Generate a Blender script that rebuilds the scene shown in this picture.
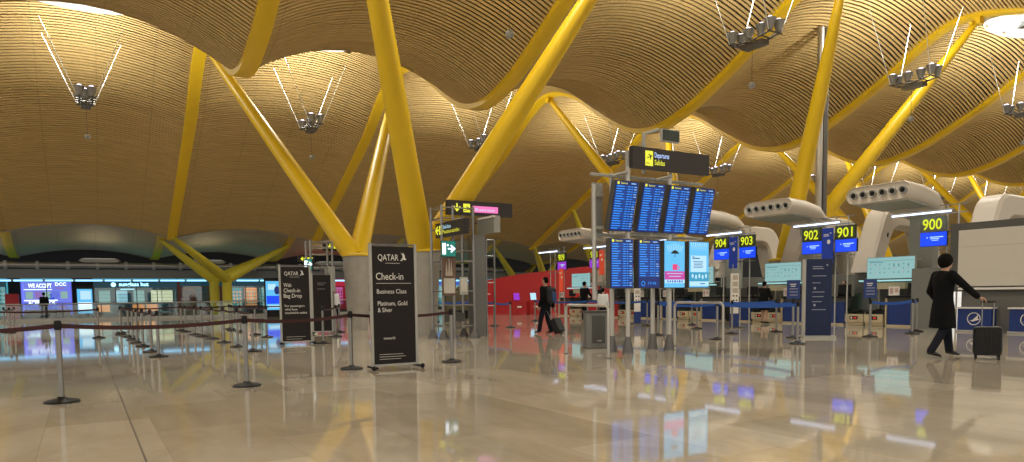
import bpy, math, random
from mathutils import Vector as V, Matrix
sc = bpy.context.scene
for o in list(bpy.data.objects): bpy.data.objects.remove(o)
random.seed(7)
PI = math.pi
# ------------------------------------------------------------------ camera
FPX, EYE, YAW, ROLL, PITCH = 705., 1.22, math.radians(31.3), math.radians(.7), math.radians(4.)
cam = bpy.data.objects.new('camera', bpy.data.cameras.new('camera')); sc.collection.objects.link(cam)
F0 = V((math.sin(YAW), math.cos(YAW), 0)); R0 = V((math.cos(YAW), -math.sin(YAW), 0)); U0 = V((0, 0, 1))
F = F0*math.cos(PITCH) - U0*math.sin(PITCH); U = U0*math.cos(PITCH) + F0*math.sin(PITCH)
Rr = R0*math.cos(ROLL) - U*math.sin(ROLL); Uu = U*math.cos(ROLL) + R0*math.sin(ROLL)
m = Matrix((Rr, Uu, -F)).transposed().to_4x4(); m.translation = (0, 0, EYE)
cam.matrix_world = m
cam.data.sensor_width = 36; cam.data.lens = 36*FPX/1024; cam.data.clip_end = 400; cam.data.clip_start = .05
cam.data.shift_y = (295. + FPX*math.tan(PITCH) - 231.)/1024
sc.camera = cam
# ------------------------------------------------------------------ world, lights, exposure
w = bpy.data.worlds.new('hall_fill'); sc.world = w; w.use_nodes = True  # warm fill added for the unseen rest of the hall, not night sky
w.node_tree.nodes['Background'].inputs[0].default_value = (1., .95, .86, 1)
w.node_tree.nodes['Background'].inputs[1].default_value = 1.0
sc.view_settings.view_transform = 'Standard'; sc.view_settings.look = 'None'
sc.view_settings.gamma = 1; sc.view_settings.use_curve_mapping = False
sc.view_settings.exposure = -.12
sc.cycles.use_denoising = True; sc.cycles.max_bounces = 6; sc.cycles.diffuse_bounces = 4
sc.cycles.glossy_bounces = 3; sc.cycles.transparent_max_bounces = 8; sc.cycles.sample_clamp_indirect = 6
UP_W, DOWN_W = 380., 430.
MIDX = lambda j: .5 + 8.9*j            # middle of bay j; beams stand at 4.95 + 8.9 k
LAMPS = [(MIDX(j), 15.3) for j in range(0, 7)] + [(MIDX(j), 33.) for j in range(-1, 11)] + [(MIDX(j), -2.7) for j in range(-1, 4)]
LAMP_Z = 9.2
def lamp(name, loc, power, size, up, color=(1, .9, .74), spread=150):
    d = bpy.data.lights.new(name, 'AREA'); d.shape = 'DISK'; d.size = size; d.energy = power; d.color = color; d.spread = math.radians(spread)
    o = bpy.data.objects.new(name, d); sc.collection.objects.link(o); o.location = loc
    if up: o.rotation_euler = (PI, 0, 0)
    return o
for (x, y) in LAMPS:
    lamp('projector_uplight', (x, y, LAMP_Z+.5), UP_W, .9, True, (1, .96, .86), 165)
for (x, y) in LAMPS:                       # light thrown back down by the reflector under each skylight
    lamp('skylight_reflector_light', (x, y, 12.55), DOWN_W, 1.5, False, (1, .975, .9), 170)
# ------------------------------------------------------------------ materials
MATS = {}
def mat(name, c, rough=.6, metal=0., var=0., scale=4., bump=0., spec=.5, emit=None, strength=1., coat=0.):
    if name in MATS: return MATS[name]
    m = bpy.data.materials.new(name); m.use_nodes = True; nt = m.node_tree; b = nt.nodes['Principled BSDF']
    b.inputs['Base Color'].default_value = (*c, 1); b.inputs['Roughness'].default_value = rough
    b.inputs['Metallic'].default_value = metal; b.inputs['Specular IOR Level'].default_value = spec
    b.inputs['Coat Weight'].default_value = coat
    if var or bump:
        tc = nt.nodes.new('ShaderNodeTexCoord'); n = nt.nodes.new('ShaderNodeTexNoise'); n.inputs['Scale'].default_value = scale; n.inputs['Detail'].default_value = 4
        nt.links.new(tc.outputs['Object'], n.inputs['Vector'])
        if var:
            mx = nt.nodes.new('ShaderNodeMix'); mx.data_type = 'RGBA'
            mx.inputs['A'].default_value = (*[v*(1-var) for v in c], 1); mx.inputs['B'].default_value = (*[min(1, v*(1+var)) for v in c], 1)
            nt.links.new(n.outputs['Fac'], mx.inputs['Factor']); nt.links.new(mx.outputs['Result'], b.inputs['Base Color'])
        if bump:
            bp = nt.nodes.new('ShaderNodeBump'); bp.inputs['Strength'].default_value = bump; bp.inputs['Distance'].default_value = .01
            nt.links.new(n.outputs['Fac'], bp.inputs['Height']); nt.links.new(bp.outputs['Normal'], b.inputs['Normal'])
    if emit:
        b.inputs['Emission Color'].default_value = (*emit, 1); b.inputs['Emission Strength'].default_value = strength
    MATS[name] = m; return m
def glow(name, c, s=1.):
    return mat(name, tuple(v*.15 for v in c), .3, emit=c, strength=s)
def glass(name, tint=(.8, .9, .88), gl=.12):
    if name in MATS: return MATS[name]
    m = bpy.data.materials.new(name); m.use_nodes = True; nt = m.node_tree; nt.nodes.clear()
    o = nt.nodes.new('ShaderNodeOutputMaterial'); t = nt.nodes.new('ShaderNodeBsdfTransparent'); g = nt.nodes.new('ShaderNodeBsdfGlossy'); x = nt.nodes.new('ShaderNodeMixShader')
    t.inputs[0].default_value = (*tint, 1); g.inputs['Roughness'].default_value = .03; x.inputs[0].default_value = gl
    nt.links.new(t.outputs[0], x.inputs[1]); nt.links.new(g.outputs[0], x.inputs[2]); nt.links.new(x.outputs[0], o.inputs[0])
    MATS[name] = m; return m
def floor_mat():
    m = bpy.data.materials.new('polished_limestone'); m.use_nodes = True; nt = m.node_tree; N = nt.nodes.new; L = nt.links.new
    b = nt.nodes['Principled BSDF']
    tc = N('ShaderNodeTexCoord'); mp = N('ShaderNodeMapping'); mp.inputs['Location'].default_value = (0, .36, 0); mp.inputs['Rotation'].default_value = (0, 0, PI/2)
    L(tc.outputs['Object'], mp.inputs['Vector'])
    br = N('ShaderNodeTexBrick'); br.inputs['Scale'].default_value = 1; br.inputs['Brick Width'].default_value = 1.8; br.inputs['Row Height'].default_value = .9
    br.inputs['Mortar Size'].default_value = .004; br.inputs['Mortar Smooth'].default_value = .2; br.inputs['Bias'].default_value = 0
    br.inputs['Color1'].default_value = (.42, .375, .3, 1); br.inputs['Color2'].default_value = (.54, .49, .405, 1); br.inputs['Mortar'].default_value = (.42, .37, .29, 1)
    L(mp.outputs[0], br.inputs['Vector'])
    m2 = N('ShaderNodeMapping'); m2.inputs['Scale'].default_value = (.9, .35, 1); L(tc.outputs['Object'], m2.inputs['Vector'])
    n = N('ShaderNodeTexNoise'); n.inputs['Scale'].default_value = 1.6; n.inputs['Detail'].default_value = 9; n.inputs['Roughness'].default_value = .62; n.inputs['Distortion'].default_value = .8
    L(m2.outputs[0], n.inputs['Vector'])
    cr = N('ShaderNodeValToRGB'); cr.color_ramp.elements[0].position = .3; cr.color_ramp.elements[0].color = (.82, .79, .74, 1); cr.color_ramp.elements[1].position = .72; cr.color_ramp.elements[1].color = (1.12, 1.12, 1.12, 1)
    L(n.outputs['Fac'], cr.inputs[0])
    mu = N('ShaderNodeMix'); mu.data_type = 'RGBA'; mu.blend_type = 'MULTIPLY'; mu.inputs['Factor'].default_value = 1
    L(br.outputs['Color'], mu.inputs['A']); L(cr.outputs[0], mu.inputs['B']); L(mu.outputs['Result'], b.inputs['Base Color'])
    rr = N('ShaderNodeMapRange'); rr.inputs['To Min'].default_value = .02; rr.inputs['To Max'].default_value = .07; L(n.outputs['Fac'], rr.inputs['Value']); L(rr.outputs[0], b.inputs['Roughness'])
    b.inputs['Specular IOR Level'].default_value = .62
    return m
def slat_mat(name, c, var=.22):
    m = bpy.data.materials.new(name); m.use_nodes = True; nt = m.node_tree; N = nt.nodes.new; L = nt.links.new; b = nt.nodes['Principled BSDF']
    tc = N('ShaderNodeTexCoord'); mp = N('ShaderNodeMapping'); mp.inputs['Scale'].default_value = (.35, 5, 5); L(tc.outputs['Object'], mp.inputs['Vector'])
    n = N('ShaderNodeTexNoise'); n.inputs['Scale'].default_value = 1; n.inputs['Detail'].default_value = 3; L(mp.outputs[0], n.inputs['Vector'])
    mx = N('ShaderNodeMix'); mx.data_type = 'RGBA'; mx.inputs['A'].default_value = (*[v*(1-var) for v in c], 1); mx.inputs['B'].default_value = (*[v*(1+var) for v in c], 1)
    L(n.outputs['Fac'], mx.inputs['Factor'])
    sx = N('ShaderNodeSeparateXYZ'); L(tc.outputs['Object'], sx.inputs[0])
    ad = N('ShaderNodeMath'); ad.operation = 'ADD'; ad.inputs[1].default_value = 903.5; L(sx.outputs['X'], ad.inputs[0])
    md = N('ShaderNodeMath'); md.operation = 'MODULO'; md.inputs[1].default_value = 2.25; L(ad.outputs[0], md.inputs[0])
    lt = N('ShaderNodeMath'); lt.operation = 'LESS_THAN'; lt.inputs[1].default_value = .05; L(md.outputs[0], lt.inputs[0])
    m2 = N('ShaderNodeMix'); m2.data_type = 'RGBA'; L(lt.outputs[0], m2.inputs['Factor']); L(mx.outputs['Result'], m2.inputs['A']); m2.inputs['B'].default_value = (*[v*.85 for v in c], 1)
    L(m2.outputs['Result'], b.inputs['Base Color']); b.inputs['Roughness'].default_value = .5; b.inputs['Specular IOR Level'].default_value = .35
    return m
M_FLOOR = floor_mat()
M_SLAT = slat_mat('bamboo_slats', (.55, .395, .165))
M_BACK = mat('lining_dark', (.035, .02, .01), .9)
M_YEL = mat('yellow_paint', (.72, .475, .008), .38, var=.05, scale=1.5)
M_YEL2 = mat('olive_yellow_paint', (.6, .5, .03), .45, var=.05, scale=1.5)
M_CONC = mat('concrete', (.36, .34, .3), .8, var=.22, scale=3, bump=.3)
M_STEEL = mat('brushed_steel', (.27, .26, .245), .34, .85, var=.08, scale=20)
M_SATIN = mat('satin_steel', (.5, .48, .44), .42, .7, var=.05, scale=15)
M_DSTEEL = mat('dark_steel', (.14, .135, .13), .4, .7)
M_GREY = mat('grey_paint', (.3, .3, .28), .5, var=.06)
M_LGREY = mat('light_grey_paint', (.38, .38, .35), .5, var=.05)
M_DGREY = mat('dark_grey_panel', (.07, .07, .065), .55, var=.1)
M_BLACK = mat('black_plastic', (.008, .008, .009), .5, spec=.25)
M_MAROON = mat('maroon_belt', (.04, .005, .006), .7, var=.15, scale=12)
M_BLUEB = mat('blue_belt', (.012, .08, .38), .6, var=.1, scale=12)
M_NAVY = mat('navy_panel', (.004, .028, .17), .4, var=.08)
M_TOTEM = mat('slate_blue_panel', (.011, .02, .07), .45, var=.08, spec=.3)
M_WHITE = mat('white_paint', (.72, .7, .66), .5, var=.04)
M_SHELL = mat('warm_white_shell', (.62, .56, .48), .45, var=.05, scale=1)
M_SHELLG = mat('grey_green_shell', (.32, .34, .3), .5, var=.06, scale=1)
M_TAN = mat('tan_laminate', (.5, .42, .27), .5, var=.08)
M_RED = mat('red_panel', (.38, .012, .016), .5, var=.08)
M_SIGNB = mat('sign_black', (.02, .014, .012), .5)
M_CHAR = mat('charcoal_banner', (.014, .011, .011), .6, var=.1, spec=.25)
M_TXT = mat('pale_lettering', (.75, .73, .68), .6)
M_GLASS = glass('clear_glass')
G_YEL = glow('lit_yellow', (.72, .8, .02), 1.1)
G_YELP = glow('lit_yellow_soft', (.85, .85, .05), 1.1)
G_WHITE = glow('lit_white', (.85, .9, 1), 1.6)
G_TUBE = glow('tube_light', (.6, .72, 1), 3.2)
G_BLUE = glow('screen_blue', (.005, .07, 1.), 1.)
G_NAVY = glow('screen_navy', (.003, .02, .15), 1.)
G_ROW = glow('screen_row_blue', (.03, .3, .95), 1.1)
G_ROW2 = glow('screen_row_pale', (.3, .6, 1.), 1.)
G_CYAN = glow('lit_cyan', (.34, .62, .62), .78)
G_CYAN2 = glow('lit_cyan_bright', (.4, .8, .82), .9)
G_TEAL = glow('shop_teal', (.05, .3, .36), 1.1)
G_TEALD = glow('shop_teal_dark', (.006, .04, .06), 1.)
G_STRIP = glow('shop_light_strip', (.25, .65, 1), 2.6)
G_LBLUE = glow('screen_light_blue', (.12, .55, .95), 1.)
G_PALE = glow('screen_pale_blue', (.5, .82, 1.), 1.)
G_MAG = glow('screen_magenta', (.6, .06, .4), 1.)
G_PUR = glow('screen_purple', (.3, .04, .6), 1.)
G_PINK = glow('lit_pink', (.95, .2, .55), 1.)
G_GREEN = glow('exit_green', (0, .2, .15), .9)
G_ORANGE = glow('lit_orange', (1., .3, .1), 1.4)
G_REDL = glow('shop_red', (.5, .02, .05), .8)
G_WARM = glow('shop_warm_white', (1., .9, .62), 1.1)
G_EXB = glow('exchange_blue', (.07, .1, .9), 1.25)
G_DK = mat('screen_black', (.004, .005, .008), .25)
# ------------------------------------------------------------------ mesh builder
class MB:
    def __init__(s): s.v = []; s.f = []; s.m = []; s.cur = 0; s.X = None
    def mt(s, i): s.cur = i; return s
    def add(s, vs, fs):
        n = len(s.v)
        if s.X is not None: vs = [s.X @ V(v) for v in vs]
        s.v += [tuple(v) for v in vs]; s.f += [tuple(i+n for i in f) for f in fs]; s.m += [s.cur]*len(fs); return s
    def box(s, c, d, rz=0, rx=0, ry=0):
        r = Matrix.Rotation(rz, 3, 'Z') @ Matrix.Rotation(ry, 3, 'Y') @ Matrix.Rotation(rx, 3, 'X'); c = V(c)
        vs = [c + r @ V((x*d[0]/2, y*d[1]/2, z*d[2]/2)) for x in (-1, 1) for y in (-1, 1) for z in (-1, 1)]
        return s.add(vs, [(0, 1, 3, 2), (4, 6, 7, 5), (0, 4, 5, 1), (2, 3, 7, 6), (0, 2, 6, 4), (1, 5, 7, 3)])
    def rbox(s, c, d, r=.02, rz=0, n=3):       # vertical prism with rounded corners
        pts = rrect(d[0], d[1], r, n); M = Matrix.Rotation(rz, 3, 'Z')
        return s.prism([V(c) + M @ V((x, y, -d[2]/2)) for x, y in pts], V((0, 0, d[2])))
    def prism(s, pts, ext):
        n = len(pts); pts = [V(p) for p in pts]; ext = V(ext)
        return s.add(pts + [p+ext for p in pts], [tuple(range(n))[::-1], tuple(range(n, 2*n))] + [(i, (i+1) % n, n+(i+1) % n, n+i) for i in range(n)])
    def tube(s, pts, r, n=10, caps=True, ell=None):
        pts = [V(p) for p in pts]; rs = r if isinstance(r, (list, tuple)) else [r]*len(pts); vs = []; fs = []
        T = [(pts[min(i+1, len(pts)-1)] - pts[max(i-1, 0)]).normalized() for i in range(len(pts))]
        a = T[0].orthogonal().normalized() if abs(T[0].z) < .95 else V((1, 0, 0))
        if abs(T[0].z) < .95: a = V((0, 0, 1)).cross(T[0]).normalized()
        for i, p in enumerate(pts):
            a = (a - T[i]*a.dot(T[i])).normalized(); b = T[i].cross(a)
            for k in range(n):
                t = 2*PI*k/n; vs.append(p + (a*math.cos(t) + b*math.sin(t)*(ell or 1))*rs[i])
        for i in range(len(pts)-1):
            for k in range(n): fs.append((i*n+k, i*n+(k+1) % n, (i+1)*n+(k+1) % n, (i+1)*n+k))
        if caps: fs += [tuple(range(n))[::-1], tuple(range((len(pts)-1)*n, len(pts)*n))]
        return s.add(vs, fs)
    def lathe(s, prof, c=(0, 0, 0), n=20, sx=1, sy=1):
        vs = []; fs = []; c = V(c)
        for r, z in prof:
            for k in range(n): t = 2*PI*k/n; vs.append(c + V((r*math.cos(t)*sx, r*math.sin(t)*sy, z)))
        for i in range(len(prof)-1):
            for k in range(n): fs.append((i*n+k, i*n+(k+1) % n, (i+1)*n+(k+1) % n, (i+1)*n+k))
        fs += [tuple(range(n))[::-1], tuple(range((len(prof)-1)*n, len(prof)*n))]
        return s.add(vs, fs)
    def ball(s, c, r, n=12, m=8):
        r = (r, r, r) if not isinstance(r, (tuple, list)) else r; c = V(c); vs = []; fs = []
        for i in range(m+1):
            ph = PI*(i+.02)/(m+.04)
            for k in range(n): t = 2*PI*k/n; vs.append(c + V((r[0]*math.sin(ph)*math.cos(t), r[1]*math.sin(ph)*math.sin(t), -r[2]*math.cos(ph))))
        for i in range(m):
            for k in range(n): fs.append((i*n+k, i*n+(k+1) % n, (i+1)*n+(k+1) % n, (i+1)*n+k))
        fs += [tuple(range(n))[::-1], tuple(range(m*n, m*n+n))]
        return s.add(vs, fs)
    def rings(s, rs, caps=True):                # rs: list of point lists of equal length
        n = len(rs[0]); vs = [p for r in rs for p in r]; fs = []
        for i in range(len(rs)-1):
            for k in range(n): fs.append((i*n+k, i*n+(k+1) % n, (i+1)*n+(k+1) % n, (i+1)*n+k))
        if caps: fs += [tuple(range(n))[::-1], tuple(range((len(rs)-1)*n, len(rs)*n))]
        return s.add(vs, fs)
    def text(s, t, o, right, up, h, center=False, width=None, depth=.004, bold=0):
        vs, fs, wd = text_mesh(t, bold); o = V(o); right = V(right).normalized(); up = V(up).normalized(); nrm = right.cross(up)
        k = h; kx = h if width is None else width/max(wd, .01)
        dx = -wd/2 if center else 0
        return s.add([o + right*((v[0]+dx)*kx) + up*(v[1]*k) + nrm*depth for v in vs], fs)
    def build(s, name, mats, parent=None, smooth=False, remesh=None):
        me = bpy.data.meshes.new(name); me.from_pydata(s.v, [], s.f); mats = mats if isinstance(mats, (list, tuple)) else [mats]
        for x in mats: me.materials.append(x)
        me.polygons.foreach_set('material_index', s.m); me.update()
        if smooth:
            me.polygons.foreach_set('use_smooth', [True]*len(s.f))
            if smooth != 'all': me.set_sharp_from_angle(angle=math.radians(42))
        o = bpy.data.objects.new(name, me); sc.collection.objects.link(o)
        if parent: o.parent = parent
        if remesh:
            r = o.modifiers.new('remesh', 'REMESH'); r.mode = 'VOXEL'; r.voxel_size = remesh; r.use_smooth_shade = True
            q = o.modifiers.new('smooth', 'SMOOTH'); q.iterations = 4; q.factor = .5
        return o
def rrect(w_, h_, r, n=4):
    p = []
    for cx, cy, a in ((w_/2-r, h_/2-r, 0), (-w_/2+r, h_/2-r, 1), (-w_/2+r, -h_/2+r, 2), (w_/2-r, -h_/2+r, 3)):
        for i in range(n+1): t = (a + i/n)*PI/2; p.append((cx + r*math.cos(t), cy + r*math.sin(t)))
    return p
_T = {}
def text_mesh(t, bold=0):
    if (t, bold) not in _T:
        c = bpy.data.curves.new('lettering', 'FONT'); c.body = t; c.size = 1.4; c.offset = bold; c.resolution_u = 3
        o = bpy.data.objects.new('lettering', c); sc.collection.objects.link(o)
        dg = bpy.context.evaluated_depsgraph_get(); me = bpy.data.meshes.new_from_object(o.evaluated_get(dg))
        vs = [tuple(v.co) for v in me.vertices]; fs = [tuple(p.vertices) for p in me.polygons]
        bpy.data.objects.remove(o); bpy.data.curves.remove(c); bpy.data.meshes.remove(me)
        x0 = min([v[0] for v in vs] or [0]); wd = max([v[0] for v in vs] or [1]) - x0
        _T[(t, bold)] = ([(v[0]-x0, v[1], 0) for v in vs], fs, wd)
    return _T[(t, bold)]
def tag(o, label=None, cat=None, group=None, kind=None):
    if label: o['label'] = label
    if cat: o['category'] = cat
    if group: o['group'] = group
    if kind: o['kind'] = kind
    return o
def empty(name, loc, label, cat, rz=0, group=None):
    o = bpy.data.objects.new(name, None); sc.collection.objects.link(o); o.location = loc; o.rotation_euler = (0, 0, rz); o.empty_display_size = .2
    return tag(o, label, cat, group)
def copy_tree(o, parent=None):
    c = o.copy(); sc.collection.objects.link(c)
    if parent: c.parent = parent
    for ch in [x for x in bpy.data.objects if x.parent == o]: copy_tree(ch, c)
    return c
# ------------------------------------------------------------------ roof shape
KEYS_A = [(-12, 9.6), (-9, 11.2), (-2.7, 12.2), (2, 10.8), (4.5, 9.2), (6.6, 8.5), (9.5, 9.2), (12, 11.2), (14, 12.0), (15.9, 12.3), (17.3, 11.8), (19, 10.75), (21.1, 9.65), (22.6, 9.0), (24.5, 8.6), (26.3, 8.95), (28.5, 10.2), (30.6, 11.5), (33, 12.2), (35.2, 11.6), (38, 9.9), (42, 8.0), (46.9, 5.75), (50, 4.3)]
KEYS_B = [(48, 9.5), (51, 7.5), (54, 6.0), (57, 5.0), (60, 4.4), (62, 4.35), (65, 5.0)]
Y_END, Y_NEW, Y_LAST = 48.6, 50.5, 62.2          # the near roof stops at Y_END; the next building's roof runs from Y_NEW to Y_LAST
def zprof(y):
    k = KEYS_A if y < 49.5 else KEYS_B
    for i in range(len(k)-1):
        if y <= k[i+1][0] or i == len(k)-2:
            x0, y0 = k[i]; x1, y1 = k[i+1]
            m0 = (y1 - k[i-1][1])/(x1 - k[i-1][0]) if i > 0 else (y1-y0)/(x1-x0)
            m1 = (k[i+2][1] - y0)/(k[i+2][0] - x0) if i+2 < len(k) else (y1-y0)/(x1-x0)
            t = (y-x0)/(x1-x0); h = x1-x0
            return (2*t**3-3*t*t+1)*y0 + (t**3-2*t*t+t)*h*m0 + (-2*t**3+3*t*t)*y1 + (t**3-t*t)*h*m1
BK = [(-12, .8), (6, 1.3), (15.7, .8), (24.5, 1.65), (33, .85), (45, .7), (66, .65)]
def bulge(y):
    for i in range(len(BK)-1):
        if y <= BK[i+1][0]: return BK[i][1] + (BK[i+1][1]-BK[i][1])*(y-BK[i][0])/(BK[i+1][0]-BK[i][0])
    return BK[-1][1]
def roof(x, y):
    t = ((x - 4.95)/8.9) % 1.
    return zprof(y) + bulge(y)*(1-(2*t-1)**2)
def arc_stations(y0, y1, pitch):
    out = []; y = y0; acc = 0; p = (y, zprof(y)); dy = .02
    while y < y1:
        y += dy; q = (y, zprof(y)); acc += math.hypot(q[0]-p[0], q[1]-p[1]); p = q
        if acc >= pitch: acc -= pitch; out.append((y, math.atan2(zprof(y+.05)-zprof(y-.05), .1)))
    return out
KB = range(-2, 11)                       # beams at x = 4.5 + 9k
EYES = [(MIDX(j), 33.) for j in (-1, 0, 1, 2)] + [(MIDX(j), 15.7) for j in (2, 3, 4, 5)]
ER = lambda b: 1.75 if b > 20 else 2.15      # half length of a skylight, by row
def in_eye(x, y, g=0): return any((x-a)**2/(ER(b)+g)**2 + (y-b)**2/(ER(b)*.47+g)**2 < 1 for a, b in EYES)
# ------------------------------------------------------------------ setting: floor, ceiling, back wall
tag(MB().box((40, 28, -.1), (160, 84, .2)).build('floor', M_FLOOR), kind='structure')
j = MB()
for x in (.36, -8.6): j.box((x, 25, .0006), (.014, 66, .0012))
tag(j.build('trim_1', mat('floor_joint', (.1, .08, .06), .7)), 'dark expansion joints between the floor slabs', kind='structure')
ceil = bpy.data.objects.new('ceiling', None); sc.collection.objects.link(ceil); tag(ceil, kind='structure')
ST = arc_stations(-11, Y_END, .155)
ST_B = arc_stations(Y_NEW, Y_LAST, .2)
M_SLATB = slat_mat('grey_lining_slats', (.46, .37, .235), .12)
def bay(k, stations, ya, yb, mslat, hwid):
    x0, x1 = 4.95+8.9*k+.24, 4.95+8.9*(k+1)-.24
    n = 12; s = MB(); b = MB()
    for idx, (y, a) in enumerate(stations):
        if y < 8.5 and idx % 2: continue
        hw = hwid if y >= 8.5 else .1
        ty, tz = math.cos(a), math.sin(a); ny, nz = tz, -ty       # tangent, outward-down normal
        run = []
        def flush():
            if len(run) > 1:
                L_ = []
                for (x, z) in run:
                    c = V((x, y, z))
                    L_.append([c + V((0, -ty*hw, -tz*hw)) - V((0, ny, nz))*.1, c + V((0, -ty*hw, -tz*hw)), c + V((0, ty*hw, tz*hw)), c + V((0, ty*hw, tz*hw)) - V((0, ny, nz))*.1])
                fs = []
                for i in range(len(L_)-1):
                    for q in range(3): fs.append((i*4+q, i*4+q+1, i*4+5+q, i*4+4+q))
                s.add([p for r in L_ for p in r], fs)
        for i in range(n+1):
            x = x0 + (x1-x0)*i/n
            if in_eye(x, y): flush(); run = []
            else: run.append((x, roof(x, y)))
        flush()
    m = int((yb-ya)/.7)+1; ys = [ya + (yb-ya)*i/m for i in range(m+1)]
    for i in range(m):
        for q in range(18):
            xa = x0-.24 + (x1-x0+.48)*q/18; xb = x0-.24 + (x1-x0+.48)*(q+1)/18
            if in_eye((xa+xb)/2, (ys[i]+ys[i+1])/2, -.1): continue
            P4 = []
            for (x, y) in ((xa, ys[i]), (xb, ys[i]), (xb, ys[i+1]), (xa, ys[i+1])):
                a = math.atan2(zprof(y+.05)-zprof(y-.05), .1); P4.append((x, y - math.sin(a)*.3, roof(x, y) + math.cos(a)*.3))
            b.add(P4, [(0, 1, 2, 3)])
    lining = b.build('lining', M_BACK, ceil, smooth='all')
    s.build('slats', mslat, lining)
    e = MB()                                                    # pale edge board closing the end of the lining
    for i in range(12):
        xa, xb = x0 + (x1-x0)*i/12, x0 + (x1-x0)*(i+1)/12
        e.add([(xa, yb, roof(xa, yb-.02)-.03), (xb, yb, roof(xb, yb-.02)-.03), (xb, yb, roof(xb, yb-.02)+.45), (xa, yb, roof(xa, yb-.02)+.45)], [(0, 1, 2, 3)])
        e.add([(xa, yb-.1, roof(xa, yb-.1)-.03), (xb, yb-.1, roof(xb, yb-.1)-.03), (xb, yb, roof(xb, yb-.02)-.03), (xa, yb, roof(xa, yb-.02)-.03)], [(0, 1, 2, 3)])
    e.build('edge_board', M_LGREY, lining)
for k in KB:
    if 4.95+8.9*k < -16: continue
    bay(k, ST, -11, Y_END, M_SLAT, .045)
    if k < 7: bay(k, ST_B, Y_NEW, Y_LAST, M_SLATB, .085)
ORD = ['first', 'second', 'third', 'fourth', 'fifth', 'sixth', 'seventh', 'eighth', 'ninth', 'tenth', 'eleventh', 'twelfth', 'thirteenth']
for k in KB:
    x = 4.95+8.9*k
    def beam(ya, yb, m):
        rs = []
        for i in range(m+1):
            y = ya + (yb-ya)*i/m; z = zprof(y); a = math.atan2(zprof(y+.05)-zprof(y-.05), .1); n_ = V((0, math.sin(a), -math.cos(a))); c = V((x, y, z)); hw = .27
            rs.append([c + n_*.02 + V((-hw, 0, 0)), c + n_*.035 + V((-hw+.02, 0, 0)), c + n_*.035 + V((hw-.02, 0, 0)), c + n_*.02 + V((hw, 0, 0)), c - n_*.28 + V((hw, 0, 0)), c - n_*.28 + V((-hw, 0, 0))])
        return MB().rings(rs).build('roof_beam', M_YEL, smooth=True)
    o = beam(-11, Y_END+.15, 110)
    nm = {0: 'yellow curved roof beam running past the upper left corner', -1: 'yellow curved roof beam nearest the upper left corner, mostly out of view', 1: 'yellow curved roof beam above the two concrete piers', 2: 'yellow curved roof beam passing above the departure boards', 3: 'yellow curved roof beam meeting the bright oval skylight at the right'}
    tag(o, nm.get(k, 'yellow curved roof beam, %s from the left across the hall' % ORD[k+2]), 'roof beam')
    if k < 7:
        o = beam(Y_NEW, Y_LAST+.15, 30)
        nm = {-1: 'short yellow roof beam end above the far left shops', 0: 'short yellow roof beam end left of the far forked columns', 1: 'short yellow roof beam end right of the far forked columns', 3: 'short olive yellow roof beam end above the red wall'}
        tag(o, nm.get(k, 'short far roof beam end of the building beyond, %s along' % ORD[k+2]), 'roof beam')
tag(MB().box((40, 68, 8), (160, .3, 16)).build('wall_back', mat('night_glazing', (.006, .006, .006), .4, spec=.2)), kind='structure')
# skylights
for i, (x, y) in enumerate(EYES):
    z = roof(x, y); r = MB(); n = 36; R_ = []; ex = ER(y)*1.03; ey = ER(y)*.49
    for (sx, dz) in ((1.0, -.12), (1.0, .1), (.9, .7), (.8, 1.25)):
        R_.append([(x + ex*sx*math.cos(2*PI*q/n), y + ey*sx*math.sin(2*PI*q/n), (roof(x + ex*sx*math.cos(2*PI*q/n), y + ey*sx*math.sin(2*PI*q/n)) if dz < .3 else z) + dz) for q in range(n)])
    r.rings(R_, caps=False)
    o = bpy.data.objects.new('window_%d' % (i+1), None); sc.collection.objects.link(o); tag(o, kind='structure')
    r.build('reveal', mat('skylight_white', (.85, .87, .88), .5), o, smooth='all')
    MB().add([(x + ex*.82*math.cos(2*PI*q/n), y + ey*.82*math.sin(2*PI*q/n), z+1.2) for q in range(n)], [tuple(range(n))]).build('glass', mat('skylight_glass', (.35, .45, .5), .08, spec=.8), o)
    MB().lathe([(1.05, 0), (1.1, .03), (1.05, .06)], (x, y, z+.45), 28, 1, .42).build('reflector', mat('reflector', (.55, .62, .66), .25, .4), o, smooth=True)
# ------------------------------------------------------------------ forked columns
def roof_hit(x, y): return V((x, y, zprof(y)-.05))
def column(name, label, x, y, tops, zt=2.55, far=False):
    c = empty(name, (x, y, 0), label, 'column')
    if far:
        MB().lathe([(.34, 0), (.34, zt-.3), (.42, zt)], n=18).build('trunk', M_YEL2, c, smooth=True)
    else:
        MB().lathe([(.36, 0), (.37, .1), (.5, zt-.12), (.52, zt-.02), (.48, zt)], n=28, sx=1, sy=1.25).build('pier', M_CONC, c, smooth=True)
        MB().lathe([(.44, zt-.02), (.55, zt), (.55, zt+.07), (.4, zt+.12)], n=28, sx=1, sy=1.2).build('collar', M_YEL, c, smooth=True)
    for (tx, ty) in tops:
        p1 = roof_hit(tx, ty) - V((x, y, 0)); d = V((p1.x, p1.y, 0)).normalized()*.1; p0 = V((d.x, d.y, zt-.05 if not far else zt-.25)); q = []; r = []
        prof = [(0, .37), (.06, .38), (.2, .35), (.4, .31), (.6, .27), (.8, .21), (.93, .15), (1, .1)]
        sc_ = .95 if far else 1.
        for t, rr in prof: q.append(p0.lerp(p1, t)); r.append(rr*sc_)
        leg = MB().tube(q, r, 20).build('leg', M_YEL2 if far else M_YEL, c, smooth=True)
        if not far:
            pin = MB(); dd = (p1-p0).normalized(); a = p1 - dd*.35
            pin.tube([a + V((-.3, 0, .0)), a + V((.3, 0, 0))], .07, 10).box(tuple(p1 - dd*.12), (.34, .3, .34)); pin.build('pin_joint', M_YEL, leg, smooth=True)
    return c
BX = lambda k: 4.95 + 8.9*k
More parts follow.
